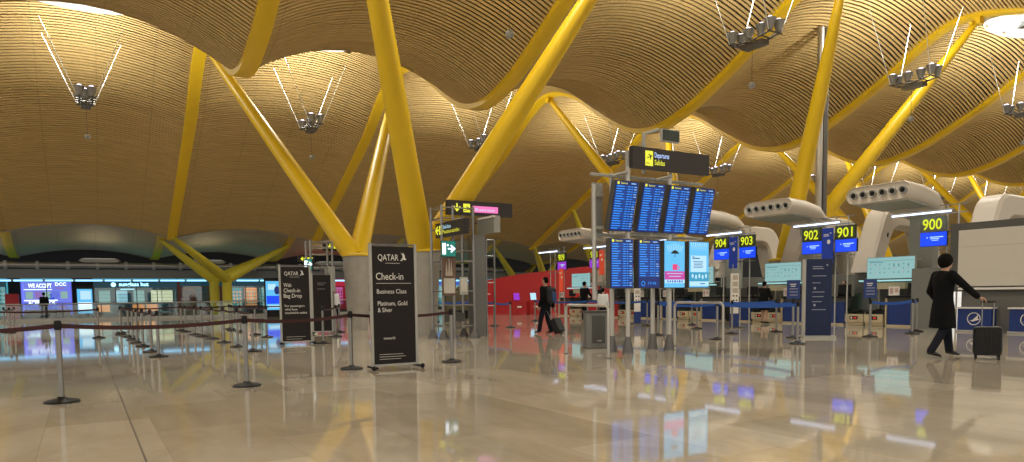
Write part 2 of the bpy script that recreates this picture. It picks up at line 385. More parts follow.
CY0, CY1, T0, T1 = 26.1, 20.0, 33.2, 14.8
column('forked_column', 'forked yellow column on the concrete pier just left of the tall check-in banner', 9, CY0, [(BX(0), T0), (BX(1), T0)], 2.75)
column('forked_column', 'largest forked yellow column, on the concrete pier right of the tall check-in banner', 9, CY1, [(BX(0), T1), (BX(1), T1)])
column('forked_column', 'forked yellow column rising behind the departure boards', 26, CY0, [(BX(2), T0), (BX(3), T0)])
column('forked_column', 'forked yellow column rising behind the air outlet heads at the right', 25.9, CY1, [(BX(2), 15.2), (BX(3), 15.2)])
column('forked_column', 'far forked yellow column between the two nearest air outlet heads', 44.5, CY0, [(BX(4), T0), (BX(5), T0)])
column('forked_column', 'forked yellow column at the right edge above the blank white panel', 44.5, CY1, [(BX(4), T1), (BX(5), T1)])
column('forked_column', 'distant forked yellow column at the far right, back row', 62.5, CY0, [(BX(6), T0), (BX(7), T0)])
column('forked_column', 'distant forked yellow column at the far right, front row', 62.5, CY1, [(BX(6), T1), (BX(7), T1)])
column('forked_column', 'yellow painted forked column in front of the shops, the nearer of the left pair', 9, 54.3, [(BX(0), 48.3), (BX(1), 56)], 2.9, True)
column('forked_column', 'yellow painted forked column in front of the shops, the farther of the left pair', 8.4, 56.0, [(BX(0), 55.6), (BX(1), 56.6)], 2.9, True)
column('forked_column', 'distant forked yellow column rising over the left part of the red wall', 36, 58, [(BX(3), 55), (BX(4), 61.8)], 2.6, True)
column('forked_column', 'distant forked yellow column rising over the middle of the red wall', 36, 53.2, [(BX(3), 48.3), (BX(4), 58)], 2.6, True)
column('forked_column', 'distant forked yellow column behind the small purple screens', 36.5, 46, [(BX(3), 43), (BX(4), 48)], 2.6, True)
c = empty('roof_mast', (26.4, 18.6, 0), 'tall slim grey steel mast reaching the roof beside the yellow column', 'mast')
zt = roof(26.4, 18.6) - .1
MB().tube([(-.17, 0, 0), (-.17, 0, zt)], .13, 14).build('tube', M_SATIN, c, smooth=True); MB().tube([(.17, 0, 0), (.17, 0, zt)], .13, 14).build('tube', M_DSTEEL, c, smooth=True)
# ------------------------------------------------------------------ hanging projector clusters
def cluster(x, y, label, first=None):
    if first is not None:
        c = copy_tree(first); c.location = (x, y, LAMP_Z); c['label'] = label; return c
    c = empty('hanging_projector_cluster', (x, y, LAMP_Z), label, 'light fixture')
    f = MB()
    for sx in (-.22, .22): f.tube([(sx, -.75, -.12), (sx, 0, -.22), (sx, .75, -.12)], .03, 6)
    for yy in (-.75, -.35, 0, .35, .75): f.tube([(-.34, yy, -.14), (.34, yy, -.14)], .025, 6)
    f.box((0, 0, -.3), (.34, .8, .14)).build('frame', M_DSTEEL, c, smooth=True)
    for i, yy in enumerate((-.72, -.24, .24, .72)):
        for sx in ((-.2, .2) if i in (0, 3) else (.0,)):
            h = MB(); h.mt(0).lathe([(.09, -.08), (.1, .0), (.17, .2), (.19, .24), (.16, .23)], (sx, yy, 0), 12); h.mt(1).lathe([(.13, .2), (.12, .26), (.06, .3)], (sx, yy, 0), 12)
            h.build('projector_head', [mat('projector_grey', (.3, .3, .29), .35, .4), glow('projector_lens', (.8, .78, 1.), 4)], c, smooth=True)
    for sx in (-.3, .3):
        for sy in (-.75, .75):
            MB().tube([(sx, sy, -.1), (sx*4.6, sy*1.3, 2.55)], .014, 5).build('suspension_wire', mat('bright_wire', (.8, .8, .78), .3, .3), c)
    b = MB().ball((0, .1, -1.5), (.11, .11, .11)); b.build('ball_weight', M_GREY, c, smooth=True); MB().tube([(0, .1, -1.4), (0, .1, -.3)], .008, 5).build('wire', M_DSTEEL, c)
    return c
CL = {(0, 1): 'hanging projector cluster on white wires at the upper left, below the bright skylight', (1, 1): 'hanging projector cluster on wires just left of the tallest yellow column leg', (2, 1): 'hanging projector cluster above the brown direction sign, small and far',
      (3, 1): 'hanging projector cluster behind the left end of the departures sign', (4, 1): 'hanging projector cluster beside the right end of the departures sign', (5, 1): 'small hanging projector cluster seen left of the thick column leg at right',
      (2, 0): 'large hanging projector cluster at the top centre right, above the departures sign', (3, 0): 'large hanging projector cluster in front of the leaning yellow leg at right', (4, 0): 'hanging projector cluster at the right edge below the oval skylight'}
p0 = None
for (x, y) in LAMPS:
    j = round((x-.5)/8.9); rowk = 1 if y > 20 else 0 if y > 10 else -1
    if (j, rowk) in CL: lab = CL[(j, rowk)]
    elif rowk == -1: lab = 'hanging projector cluster behind the viewpoint, %s from the left' % ORD[j+1]
    elif rowk == 0: lab = {0: 'hanging projector cluster above the top edge, over the nearest post', 1: 'hanging projector cluster above the top edge, over the thickest yellow leg', 5: 'hanging projector cluster just beyond the right edge', 6: 'hanging projector cluster well beyond the right edge'}[j]
    else: lab = {-1: 'hanging projector cluster beyond the left edge of the view', 6: 'tiny far projector cluster just above the lone number at the right', 7: 'tiny far projector cluster above the arch top at the right edge', 8: 'tiny far projector cluster behind the thick leg at the right edge', 9: 'farthest visible projector cluster at the right edge', 10: 'projector cluster beyond the far right end of the back row'}[j]
    c = cluster(x, y, lab, p0)
    if p0 is None: p0 = c
# ------------------------------------------------------------------ shops at the back left
SY = 58.
t = MB(); t.box((20, SY-.4, 3.05), (64, .5, .62)); tag(t.build('trim_2', mat('fascia_grey', (.17, .175, .17), .6)), 'long grey band above the shop fronts', kind='structure')
c = empty('service_pipe', (0, SY-.75, 3.62), 'long horizontal steel duct with clamps running above the shops', 'duct')
MB().tube([(-11, 0, 0), (34, 0, 0)], .2, 12).build('duct', mat('duct_steel', (.34, .32, .3), .3, .8), c, smooth=True)
cl = MB().lathe([(.24, -.1), (.28, -.1), (.28, .1), (.24, .1)], n=14); cl.v = [(v[2], v[1], v[0]) for v in cl.v]; co = cl.build('clamp', M_LGREY, c, smooth=True); co.location = (-4.2, 0, 0)
for i in range(1, 18):
    q = co.copy(); sc.collection.objects.link(q); q.parent = c; q.location = (-4.2+1.75*i, 0, 0)
for x, lab in ((1.2, 'shallow grey uplight pod on the duct above the eyewear shop'), (8.2, 'grey uplight pod on the duct behind the forked yellow columns'), (17.5, 'added grey uplight pod on the duct above the red shop'), (27, 'added grey uplight pod on the duct above the turquoise shop'), (-6, 'added grey uplight pod on the duct beyond the left edge')):  # last three pods added to light the far roof underside
    c = empty('uplight_pod', (x, SY-.75, 3.82), lab, 'light fixture'); q = rrect(2.6, .5, .2, 4)
    MB().rings([[V((a*.8, b*.8, 0)) for a, b in q], [V((a, b, .1)) for a, b in q], [V((a*.85, b*.85, .28)) for a, b in q]]).build('housing', M_LGREY, c, smooth=True); MB().box((0, 0, .285), (1.9, .3, .012)).build('lens', glow('pod_lens', (.9, .85, .7), 1.5), c)
    d = lamp('pod_light', (x, SY-.75, 4.16), 9, 2.0, True, (1, .9, .7), 160)
c = empty('light_strip', (0, SY-.7, 2.6), 'cold blue white light strip running along the shop fronts', 'light')
MB().box((12, 0, 0), (46, .12, .16)).build('housing', M_GREY, c)
for i in range(26): MB().box((-10 + 1.75*i, -.07, -.02), (1.6, .05, .1)).build('tube', G_STRIP, c)
def shop(name, label, x0, x1, wallm, fn):
    c = empty(name, ((x0+x1)/2, SY, 0), label, 'shop front'); wd = x1-x0
    b = MB(); b.box((0, 1.6, 1.35), (wd, .1, 2.7)).box((-wd/2+.05, .8, 1.35), (.1, 1.6, 2.7)).box((wd/2-.05, .8, 1.35), (.1, 1.6, 2.7)).box((0, .8, .05), (wd, 1.7, .1)); b.build('interior_wall', wallm, c)  # shop lighting put into glowing wall colours
    MB().box((0, .8, 2.7), (wd, 1.8, .1)).build('ceiling_panel', G_TEAL if wallm != G_REDL else G_REDL, c)
    f = MB()
    nn = max(2, int(wd/1.1))
    for i in range(nn+1): f.box((-wd/2+wd*i/nn, -.05, 1.3), (.05, .06, 2.6))
    f.box((0, -.05, .12), (wd, .08, .24)); f.build('window_frame', M_DGREY, c)
    MB().box((0, 0, 1.45), (wd, .02, 2.4)).build('glass', M_GLASS, c)
    fn(c, wd); return c
def exchange(c, wd):
    s = MB(); s.mt(0).box((0, .15, 1.55), (wd-.4, .08, 2.2)); s.mt(1).text('WE ACCEPT', (-1.05, .1, 2.12), (1, 0, 0), (0, 0, 1), .27, bold=.05, width=1.35); s.text('DCC', (.5, .1, 2.25), (1, 0, 0), (0, 0, 1), .22, bold=.05)
    s.text('ACEPTAMOS', (-1.1, .1, .95), (1, 0, 0), (0, 0, 1), .26, bold=.05, width=1.55); s.box((-.5, .1, 1.98), (1.6, .02, .05)).box((-.35, .1, 1.24), (1.9, .02, .08))
    for i, mi in enumerate((2, 3, 2, 4, 2)): s.mt(mi).box((-1+.5*i, .1, 1.6), (.4, .02, .5))
    s.mt(3).box((.85, .1, .8), (.5, .02, .2)); s.mt(3).box((.8, .1, 2.08), (.4, .02, .1))
    s.build('rate_display', [G_EXB, glow('lettering_white', (.95, .9, 1), 2.6), G_CYAN, G_PUR, G_BLUE], c)
    MB().box((0, -.1, .4), (wd-.3, .5, .4)).build('counter', M_DGREY, c)
def sunglass(c, wd):
    s = MB(); s.mt(0).box((0, -.1, 2.3), (wd, .1, .42)); s.mt(1).text('sunglass hut', (-1.1, -.16, 2.2), (1, 0, 0), (0, 0, 1), .28, bold=.03); s.lathe([(.16, 0), (.16, .02)], (0, 0, 0), 18)
    s.v[-36:] = [(v[0]-1.45, -.165 + v[2], v[1]+2.3) for v in s.v[-36:]]
    s.mt(1).box((-.55, .4, 1.98), (.9, .02, .06)); s.build('fascia_sign', [G_TEALD, glow('sign_pale_blue', (.4, .8, 1), 2.4)], c)
    for i, (x, m_) in enumerate(((-2, G_CYAN), (-.9, G_PALE), (.2, G_CYAN), (1.35, G_WARM), (2.1, G_WARM))):
        d = MB(); d.mt(0).box((x, .9, 1.45), (.7, .05, .9)); d.mt(1)
        for q in range(4): d.box((x, .86, 1.12+.24*q), (.66, .06, .02))
        d.build('display_shelf', [m_, M_DGREY], c)
    for x in (-2.1, .1, 1.0): MB().box((x, .2, .62), (.75, .4, .5)).build('display_case', [G_ORANGE], c)
def generic(ms, sign=None, sm=None):
    def fn(c, wd):
        n = max(2, int(wd/1.0))
        for i in range(n):
            x = -wd/2 + wd*(i+.5)/n; d = MB(); d.mt(0).box((x, .9, 1.35), (wd/n*.8, .05, 1.4)); d.mt(1)
            for q in range(5): d.box((x, .85, .8+.27*q), (wd/n*.8, .08, .03))
            d.mt(2)
            for q in range(4):
                for r in range(4): d.box((x-wd/n*.3+wd/n*.2*r, .84, .9+.27*q), (.09, .06, .12+.05*random.random()))
            d.build('display_shelf', [ms[i % len(ms)], M_DGREY, ms[(i+1) % len(ms)]], c)
        if sm: MB().box((0, -.1, 2.35), (wd, .1, .36)).build('fascia_sign', sm, c)
    return fn
shop('currency_exchange', 'glowing blue violet currency exchange shop at the far left', -3.5, -.55, G_EXB, exchange)
shop('shop_front', 'pale cyan shop bay at the left edge, beside the red post box', -10.5, -4.3, G_TEAL, generic([G_CYAN, G_TEAL], None, G_TEALD))
shop('eyewear_shop', 'dark teal eyewear shop with round logo and bright displays', .75, 6.1, G_TEALD, sunglass)
shop('shop_front', 'dark shop bay with reddish brick display, behind the left yellow fork column', 6.3, 9.6, mat('brick_dim_glow', (.12, .03, .02), .8, emit=(.12, .03, .02), strength=.5), generic([mat('brick_disp_glow', (.2, .05, .03), .8, emit=(.15, .04, .02), strength=.6), G_TEALD], None, G_TEALD))  # weak glow put into the brick colours
shop('shop_front', 'shop bay with coloured boxes just right of the yellow fork column', 9.8, 14.4, G_TEALD, generic([G_TEAL, G_ORANGE, G_CYAN], None, G_TEALD))
shop('shop_front', 'deep red lit shop behind the left concrete pier', 14.6, 22.5, G_REDL, generic([G_REDL, G_WARM, G_REDL, G_PINK], None, G_REDL))
shop('shop_front', 'pale turquoise lit shop seen between the pylon and the red wall', 22.8, 34.5, G_TEAL, generic([G_CYAN, G_TEAL, G_CYAN2], None, glow('blue_fascia', (.05, .12, .5), 1)))
tag(MB().rbox((-3.95, SY-.6, .85), (.75, .5, 1.7), .08).build('post_box', M_RED, smooth=True), 'red cabinet standing left of the blue violet exchange shop', 'cabinet')
def ad_totem(x, y, w_, h_, z0, lab, mats, fn):
    c = empty('advertising_totem', (x, y, 0), lab, 'advertising screen')
    MB().box((0, .08, (z0+h_)/2+.1), (w_+.16, .16, z0+h_+.2)).build('cabinet', M_BLACK, c)
    s = MB(); s.mt(0).box((0, -.01, z0+h_/2), (w_, .02, h_)); fn(s, w_, h_, z0); s.build('screen', mats, c); return c
def f1(s, w_, h_, z0): s.mt(1).box((0, -.03, z0+h_*.3), (w_*.9, .01, h_*.3)).mt(2).box((.05, -.03, z0+h_*.75), (w_*.7, .01, h_*.35))
def f2(s, w_, h_, z0):
    s.mt(1).box((0, -.03, z0+h_*.35), (w_*.95, .01, h_*.28)).mt(2).lathe([(w_*.18, 0), (w_*.18, .01)], (0, 0, 0), 16); s.v[-32:] = [(v[0]+w_*.22, -.04+v[2], v[1]*1.6+z0+h_*.68) for v in s.v[-32:]]
    s.mt(3).box((-.1, -.03, z0+h_*.8), (w_*.5, .01, h_*.2)).box((0, -.03, z0+h_*.12), (w_*.7, .01, h_*.1))
ad_totem(.18, SY-4, .85, 1.6, .35, 'bright pale blue advertising totem between the exchange and eyewear shops', [G_LBLUE, G_WHITE, G_PALE], f1)
ad_totem(10.6, 47., .95, 1.85, .45, 'tall blue advertising totem left of the first black airline banner', [G_LBLUE, G_BLUE, G_NAVY, G_PALE], f2)
ad_totem(-5.0, 57, .5, 2.0, .3, 'slim blue advertising totem at the far left edge', [G_LBLUE, G_WHITE, G_PALE], f1)
# glass balustrade before the shops
c = empty('glass_balustrade', (0, 50, 0), 'long glass balustrade with steel handrail before the shops', 'balustrade')
MB().tube([(-9, 0, 1.02), (33, 0, 1.02)], .035, 8).build('handrail', M_LGREY, c, smooth=True)
MB().box((12, 0, .08), (42, .14, .16)).build('base_rail', M_LGREY, c)
for i in range(22): MB().box((-9+2*i, 0, .52), (.05, .07, 1.0)).build('post', M_DSTEEL, c)
MB().box((12, 0, .55), (42, .015, .8)).build('glass', M_GLASS, c)
# ------------------------------------------------------------------ queue stanchions
def stanchion_mesh():
    if 'st' in _T: return _T['st']
    b = MB().lathe([(.19, 0), (.19, .018), (.17, .03), (.06, .05), (.04, .07)], n=24)
    p = MB().lathe([(.031, .05), (.031, .9)], n=14)
    h = MB().lathe([(.037, .87), (.04, .89), (.04, .965), (.034, .98), (.012, .985)], n=14)
    o = [b.build('base', M_BLACK, smooth=True), p.build('pole', M_STEEL, smooth=True), h.build('belt_head', M_BLACK, smooth=True)]
    _T['st'] = [x.data for x in o]
    for x in o: bpy.data.objects.remove(x)
    return _T['st']
def stanchion(x, y, label, belt_to=None, bm=None, zb=.915):
    c = empty('queue_stanchion', (x, y, 0), label, 'stanchion')
    for n_, me in zip(('base', 'pole', 'belt_head'), stanchion_mesh()):
        o = bpy.data.objects.new(n_, me); sc.collection.objects.link(o); o.parent = c
    for bt in (belt_to if isinstance(belt_to, list) else [belt_to] if belt_to else []):
        dx, dy = bt[0]-x, bt[1]-y; L_ = math.hypot(dx, dy); a = math.atan2(dy, dx); b = MB(); n = 8; h = .036 if bm is M_BLUEB else .026
        for i in range(n):
            t0, t1 = i/n, (i+1)/n; s0, s1 = -.05*4*t0*(1-t0), -.05*4*t1*(1-t1); r0, r1 = .04+(L_-.08)*t0, .04+(L_-.08)*t1
            q = [(r0, zb+s0), (r1, zb+s1)]
            b.add([(r*math.cos(a)-e*math.sin(a)*.002, r*math.sin(a)+e*math.cos(a)*.002, z+u*h) for r, z in q for u in (-1, 1) for e in (-1, 1)], [(0, 2, 6, 4), (1, 5, 7, 3), (2, 3, 7, 6), (0, 4, 5, 1)] + ([(0, 1, 3, 2)] if i == 0 else []) + ([(4, 6, 7, 5)] if i == n-1 else []))
        b.build('belt', bm, c)
    return c
front = [(-2.4, 10.1), (-.26, 10.0), (1.91, 10.26), (3.86, 11.6), (5.78, 11.65)]
fl = ['steel belt post standing just outside the left edge of the view', 'nearest steel belt post, at the far left on the open floor', 'steel belt post standing alone between the left corner and the black banners', 'steel belt post immediately left of the tall check-in banner', 'steel belt post immediately right of the tall check-in banner']
for i, p in enumerate(front): stanchion(*p, fl[i], front[i+1] if i+1 < len(front) else None, M_MAROON)
def row(pts, desc, bm, extra=None):
    for i, p in enumerate(pts): stanchion(*p, desc % ORD[i] if '%' in desc else desc, [pts[i+1]] if i+1 < len(pts) and bm else None, bm)
rowA = [(1.34, 16.62), (1.33, 18.32), (1.31, 20.63), (1.28, 22.41), (1.27, 24.18), (1.26, 26.24), (1.12, 28.2)]
rowB = [(3.30, 16.86), (3.30, 18.68), (3.32, 20.83), (3.34, 22.94), (3.28, 24.73), (3.25, 26.16), (3.24, 28.56)]
rowC = [(4.87, 22.67), (4.87, 24.37), (4.88, 26.96), (4.82, 28.4)]
row(rowA, 'maroon belt post in the left line of the queue maze, %s from the front', M_MAROON)
row(rowB, 'maroon belt post in the middle line of the queue maze, %s from the front', M_MAROON)
row(rowC, 'maroon belt post in the right line of the queue maze, %s from the front', M_MAROON)
stanchion(.42, 26.3, 'maroon belt post standing by itself left of the queue maze', (-2.6, 26.4), M_MAROON)
stanchion(-2.6, 26.4, 'maroon belt post at the left edge behind the nearest post', None, M_MAROON)
stanchion(1.2, 29.9, 'maroon belt post closing the back of the maze, left one', [(3.24, 29.9)], M_MAROON)
stanchion(3.24, 29.9, 'maroon belt post closing the back of the maze, middle one', [(5.0, 29.9), (3.24, 28.56)], M_MAROON)
stanchion(5.0, 29.9, 'maroon belt post closing the back of the maze, right one', [(8.2, 29.9)], M_MAROON)
stanchion(8.2, 29.9, 'maroon belt post behind the second black banner near the pier', None, M_MAROON)
row([(-2.66, 34.3), (-2.4, 33.1), (-2.39, 35.2)], 'dark belt post in the cluster at the far left edge, %s one there', M_MAROON)
stanchion(5.41, 18.51, 'belt post just right of the web check-in banner', [(6.64, 21.37)], M_MAROON)
stanchion(6.64, 21.37, 'belt post near the thin dark banner left of the concrete pier', [(7.6, 24.)], M_MAROON)
stanchion(7.6, 24., 'belt post at the foot of the left concrete pier', None, M_MAROON)
bl = M_BLUEB
row([(14.19, 10.54), (14.07, 12.87), (14.19, 15.2)], 'blue belt post in the line beside the departure boards, %s from the front', bl)
row([(13.74, 22.69), (13.95, 24.27)], 'blue belt post on the floor before the red wall, %s of the two', bl)
stanchion(18.05, 33.9, 'small belt post far away at the corner of the red wall', (14.1, 30.), bl); stanchion(14.1, 30., 'small belt post before the left end of the red wall', (13.95, 24.27), bl)
row([(15.96, 12.0), (16.24, 14.29)], 'blue belt post in the line beside the slate blue totem, %s from the front', bl)
row([(17.98, 14.11), (17.87, 17.24), (18.04, 19.91), (18., 23.5), (18., 27.5)], 'blue belt post in the line nearest the check-in desks, %s from the front', bl)
stanchion(17.7, 10.95, 'blue belt post carrying a dark notice in front of the desk 900', [(19.71, 10.96)], bl)
stanchion(19.71, 10.96, 'blue belt post just left of the man in the long coat', [(20.9, 11.5)], bl)
stanchion(20.9, 11.5, 'blue belt post hidden behind the man in the long coat', None, bl)
stanchion(19.75, 19.31, 'blue belt post beyond the departure boards near the poster totem', [(18.04, 19.91)], bl)
# notice boards on posts
for (x, y, lab) in ((15.96, 12.0, 'small dark blue notice on a post left of the slate blue totem'), (17.75, 11.0, 'small dark blue notice on a post in front of the desk 900')):
    c = empty('notice_holder', (x, y, .99), lab, 'notice', rz=-YAW)
    MB().rbox((0, 0, .02), (.05, .05, .06), .01).build('clamp', M_BLACK, c); s = MB(); s.mt(0).box((0, 0, .28), (.34, .03, .5)); s.mt(1)
    for i, wd in enumerate((.16, .12)): s.box((-.02, -.017, .42-.05*i), (wd, .004, .02))
    for i in range(3): s.box((0, -.017, .3-.08*i), (.22, .004, .008))
    s.build('board', [M_NAVY, M_TXT], c)
# ------------------------------------------------------------------ airline banners
def oryx(s, o, h, up=(0, 0, 1), right=(1, 0, 0)):
    o = V(o)
    pts = []
    for i in range(9): t = i/8*PI*.9; pts.append((.30-.34*math.sin(t)*.8, .1+.9*i/8))
    for k, (dx, r) in enumerate(((0, .045), (.13, .04))):
        path = [o + V((h*(.12+dx+.28*math.sin(i/7*PI*.95)), -.001, h*(.1+.12*i))) for i in range(8)]
        s.tube(path, [h*r*(1-i*.09) for i in range(8)], 5)
    s.ball(o + V((h*.5, 0, h*.5)), (h*.12, .003, h*.28), 8, 6); s.ball(o + V((h*.62, 0, h*.28)), (h*.14, .003, h*.1), 8, 6); s.ball(o + V((h*.42, 0, h*.8)), (h*.07, .003, h*.12), 8, 6)
def banner(x, y, rz, wd, ht, label, lines):
    c = empty('banner_stand', (x, y, 0), label, 'banner stand', rz)
    s = MB(); s.mt(0).box((0, 0, ht/2+.03), (wd, .03, ht-.12)); s.mt(1)
    for kind, args in lines:
        if kind == 't': t_, px, pz, hh, ww = args; s.text(t_, (px, -.017, pz), (1, 0, 0), (0, 0, 1), hh, width=ww)
        elif kind == 'l': px, pz, ww = args; s.box((px+ww/2, -.018, pz), (ww, .003, .006))
        elif kind == 'o': px, pz, hh = args; oryx(s, (px, -.018, pz), hh)
    s.build('panel', [M_CHAR, M_TXT], c)
    for sx in (-1, 1): MB().rbox((sx*(wd/2+.025), 0, ht/2+.03), (.05, .05, ht-.02), .012).build('side_post', M_LGREY, c)
    MB().box((0, 0, ht+.0), (wd, .04, .03)).build('top_rail', M_DSTEEL, c); MB().box((0, 0, .07), (wd, .05, .03)).build('bottom_rail', M_LGREY, c)
    for sx in (-1, 1):
        f = MB().box((sx*(wd/2+.025), 0, .04), (.06, .4, .03)); f.build('foot', M_BLACK, c)
        MB().ball((sx*(wd/2+.06), -.16, .04), .04).build('wheel', M_BLACK, c, smooth=True)
    return c
W1 = .74
banner(4.49, 11.2, -.02, W1, 2.08, 'tall black check-in banner, the larger and nearer one, for business class', [
    ('t', ('QATAR', -.27, 1.82, .105, .36)), ('o', (.11, 1.80, .16)), ('l', (-.14, 1.775, .25)), ('t', ('Check-in', -.31, 1.50, .12, .48)), ('l', (-.31, 1.44, .62)),
    ('t', ('Business Class', -.30, 1.27, .075, .52)), ('t', ('Platinum, Gold', -.29, 1.07, .075, .52)), ('t', ('& Silver', -.29, .96, .075, .25)),
    ('t', ('oneworld', -.2, .5, .05, .2)), ('l', (-.28, .25, .42)), ('l', (-.28, .21, .46)), ('l', (-.28, .17, .38))])
banner(4.77, 18.7, -.04, .72, 2.05, 'black web check-in bag drop banner, smaller and farther left', [
    ('t', ('QATAR', -.27, 1.80, .1, .36)), ('o', (.11, 1.78, .16)), ('l', (-.14, 1.755, .25)), ('t', ('Web', -.30, 1.5, .105, .2)), ('t', ('Check-in', -.30, 1.36, .105, .42)), ('t', ('Bag Drop', -.30, 1.22, .105, .46)),
    ('t', ('For passengers', -.28, .98, .06, .5)), ('t', ('who have', -.28, .89, .06, .32)), ('t', ('checked-in online', -.28, .8, .06, .56)), ('l', (-.27, .2, .5)), ('l', (-.27, .14, .4))])
banner(6.9, 23.6, -.04, .6, 2.0, 'narrow dark maroon banner behind the web check-in banner', [('l', (-.15, 1.7, .3)), ('l', (-.15, 1.64, .22)), ('l', (-.15, 1.5, .26))])
# ------------------------------------------------------------------ sign pylons
def arrow(s, c, h, ang, ax=(1, 0, 0), dep=-.012):
    ax = V(ax); up = V((0, 0, 1)); pts = [(-.1, -.5), (.1, -.5), (.1, .05), (.38, -.2), (.5, -.05), (0, .5), (-.5, -.05), (-.38, -.2), (-.1, .05)]
    ca, sa = math.cos(ang), math.sin(ang); nr = ax.cross(up)
    s.prism([V(c) + nr*(-dep) + ax*((x*ca - y*sa)*h) + up*((x*sa + y*ca)*h) for x, y in pts], nr*.004)
def plane_icon(s, c, h, ax=(1, 0, 0), ang=.35):
    ax = V(ax); up = V((0, 0, 1)); nr = ax.cross(up); pts = [(-.42, -.05), (-.3, .12), (-.2, .02), (.1, .03), (-.1, .36), (.02, .36), (.26, .05), (.42, .06), (.46, -.02), (.26, -.08), (.02, -.36), (-.1, -.36), (.08, -.06), (-.2, -.06)]
    ca, sa = math.cos(ang), math.sin(ang)
    s.prism([V(c) + nr*.02 + ax*((x*ca - y*sa)*h) + up*((x*sa + y*ca)*h) for x, y in pts], nr*.004)
def sign(name, loc, rz, w_, h_, label, fn, mats, dep=.14):
    c = empty(name, loc, label, 'sign', rz)
    MB().box((0, dep/2, 0), (w_, dep, h_)).build('casing', M_SIGNB, c)
    s = MB(); fn(s, w_, h_); s.build('legend', mats, c); return c
c = empty('sign_pylon', (9.2, 18.37, 0), 'steel lattice pylon carrying brown direction signs, right of the concrete pier', 'pylon')
for x, y in ((-.5, -.35), (.5, -.35), (-.5, .35), (.5, .35), (-.15, -.35)): MB().tube([(x, y, 0), (x, y, 3.76)], .04, 8).build('post', M_STEEL, c, smooth=True)
for z in (.35, .95, 1.35, 2.2, 2.5, 3.1, 3.4, 3.7):
    MB().tube([(-.5, -.35, z), (.5, -.35, z), (.5, .35, z), (-.5, .35, z), (-.5, -.35, z)], .02, 6).build('crossbar', M_STEEL, c)
for x in (-.5, .5):
    for y in (-.35, .35): MB().lathe([(.16, 0), (.16, .04), (.05, .25)], (x, y, 0), 4).build('foot', M_DSTEEL, c)
s = MB(); s.mt(0).box((-.34, -.42, 1.8), (.42, .04, 1.15)); s.mt(1).box((-.34, -.445, 1.5), (.34, .01, .42)); s.mt(2)
for x, h in ((-.42, .55), (-.34, .75), (-.27, .6)): s.prism([(-.04+x, -.445, 1.78), (.04+x, -.445, 1.78), (x, -.445, 1.78+h*.75)], (0, -.008, 0))
s.build('poster', [mat('poster_brown', (.16, .1, .08), .7, var=.4, scale=9), mat('paper', (.55, .53, .47), .8), mat('poster_cream', (.5, .42, .35), .8)], c)
s = MB(); s.mt(0).box((.12, -.43, 1.5), (.26, .03, .5)); s.mt(1).box((.12, -.45, 1.52), (.2, .01, .38)); s.build('notice', [M_LGREY, mat('paper', (0, 0, 0))], c)
MB().box((.0, 0, .6), (.5, .5, .25)).build('cabinet', M_DGREY, c)
MB().box((.95, .3, 1.5), (.4, .35, 3.0)).build('side_cabinet', mat('side_grey', (.14, .14, .13), .4, .4), c)
for x in (1.22, 1.5): MB().tube([(x, .2, 0), (x, .2, 2.9)], .03, 8).build('post', M_STEEL, c, smooth=True)
for z in (.9, 1.6, 2.4, 2.88): MB().tube([(.95, .2, z), (1.5, .2, z)], .02, 6).build('crossbar', M_STEEL, c)
def fA(s, w_, h_):
    s.mt(1); arrow(s, (-w_/2+.14, 0, 0), h_*.62, PI/2); s.box((-w_/2+.36, -.012, 0), (.17, .01, h_*.62)); s.mt(0); plane_icon(s, (-w_/2+.36, 0, 0), .13)
    s.mt(2).text('Salidas', (-w_/2+.5, -.012, .02), (1, 0, 0), (0, 0, 1), h_*.26, width=.5); s.mt(1).text('Facturación', (-w_/2+.5, -.012, -h_*.28), (1, 0, 0), (0, 0, 1), h_*.26, width=1.0)
LEG = [M_SIGNB, G_YELP, G_PALE, G_PINK, G_GREEN, G_WHITE]
sign('direction_sign', (8.7, 17.53, 3.06), -PI/2, 1.8, .4, 'brown direction sign with yellow left arrow, lower one on the steel pylon', fA, LEG)
def fB(s, w_, h_):
    s.mt(1); arrow(s, (-w_/2+.3, 0, 0), h_*.58, PI); s.box((-w_/2+.62, -.012, 0), (.22, .01, h_*.58)); s.mt(0); plane_icon(s, (-w_/2+.62, 0, 0), .16)
    s.mt(3).box((-w_/2+1.25, -.012, -.02), (.86, .01, h_*.45)); s.mt(2).text('Business', (-w_/2+.9, -.02, -.07), (1, 0, 0), (0, 0, 1), h_*.2, width=.66)
sign('direction_sign', (10.28, 18.6, 3.79), 0, 2.2, .42, 'long brown sign with pink field and yellow down arrow on the pylon', fB, LEG)
def fX(s, w_, h_):
    s.mt(4).box((0, -.006, 0), (w_*.94, .01, h_*.94)); s.mt(5); arrow(s, (.09, 0, 0), h_*.5, -PI/2, dep=-.02); s.box((-w_*.3, -.02, 0), (.1, .01, h_*.7)).ball((-w_*.05, -.02, .1), (.03, .004, .03), 8, 5)
sign('exit_sign', (8.82, 17.86, 2.53), -.3, .42, .45, 'green lit emergency exit sign with running figure on the steel pylon', fX, LEG, .08)
c = empty('monitor', (9.86, 17.6, 3.2), 'grey monitor box hanging on the pylon under the pink sign', 'monitor', -PI/2)
MB().box((0, .1, 0), (1.0, .2, .46)).build('casing', M_GREY, c); MB().box((0, -.005, -.02), (.95, .01, .38)).build('screen', mat('off_screen', (.2, .21, .2), .25), c); MB().box((.1, -.02, .2), (.9, .06, .05)).build('light_bar', M_WHITE, c)
MB().tube([(-.45, .1, .1), (-.45, -.3, .1)], .025, 6).build('bracket', M_STEEL, c)
c = empty('sign_pylon', (7.6, 26.2, 0), 'steel lattice pylon left of the concrete pier, behind the web check-in banner', 'pylon')
for x, y in ((-.4, -.3), (.4, -.3), (-.4, .3), (.4, .3)): MB().tube([(x, y, 0), (x, y, 3.3)], .04, 8).build('post', M_STEEL, c, smooth=True)
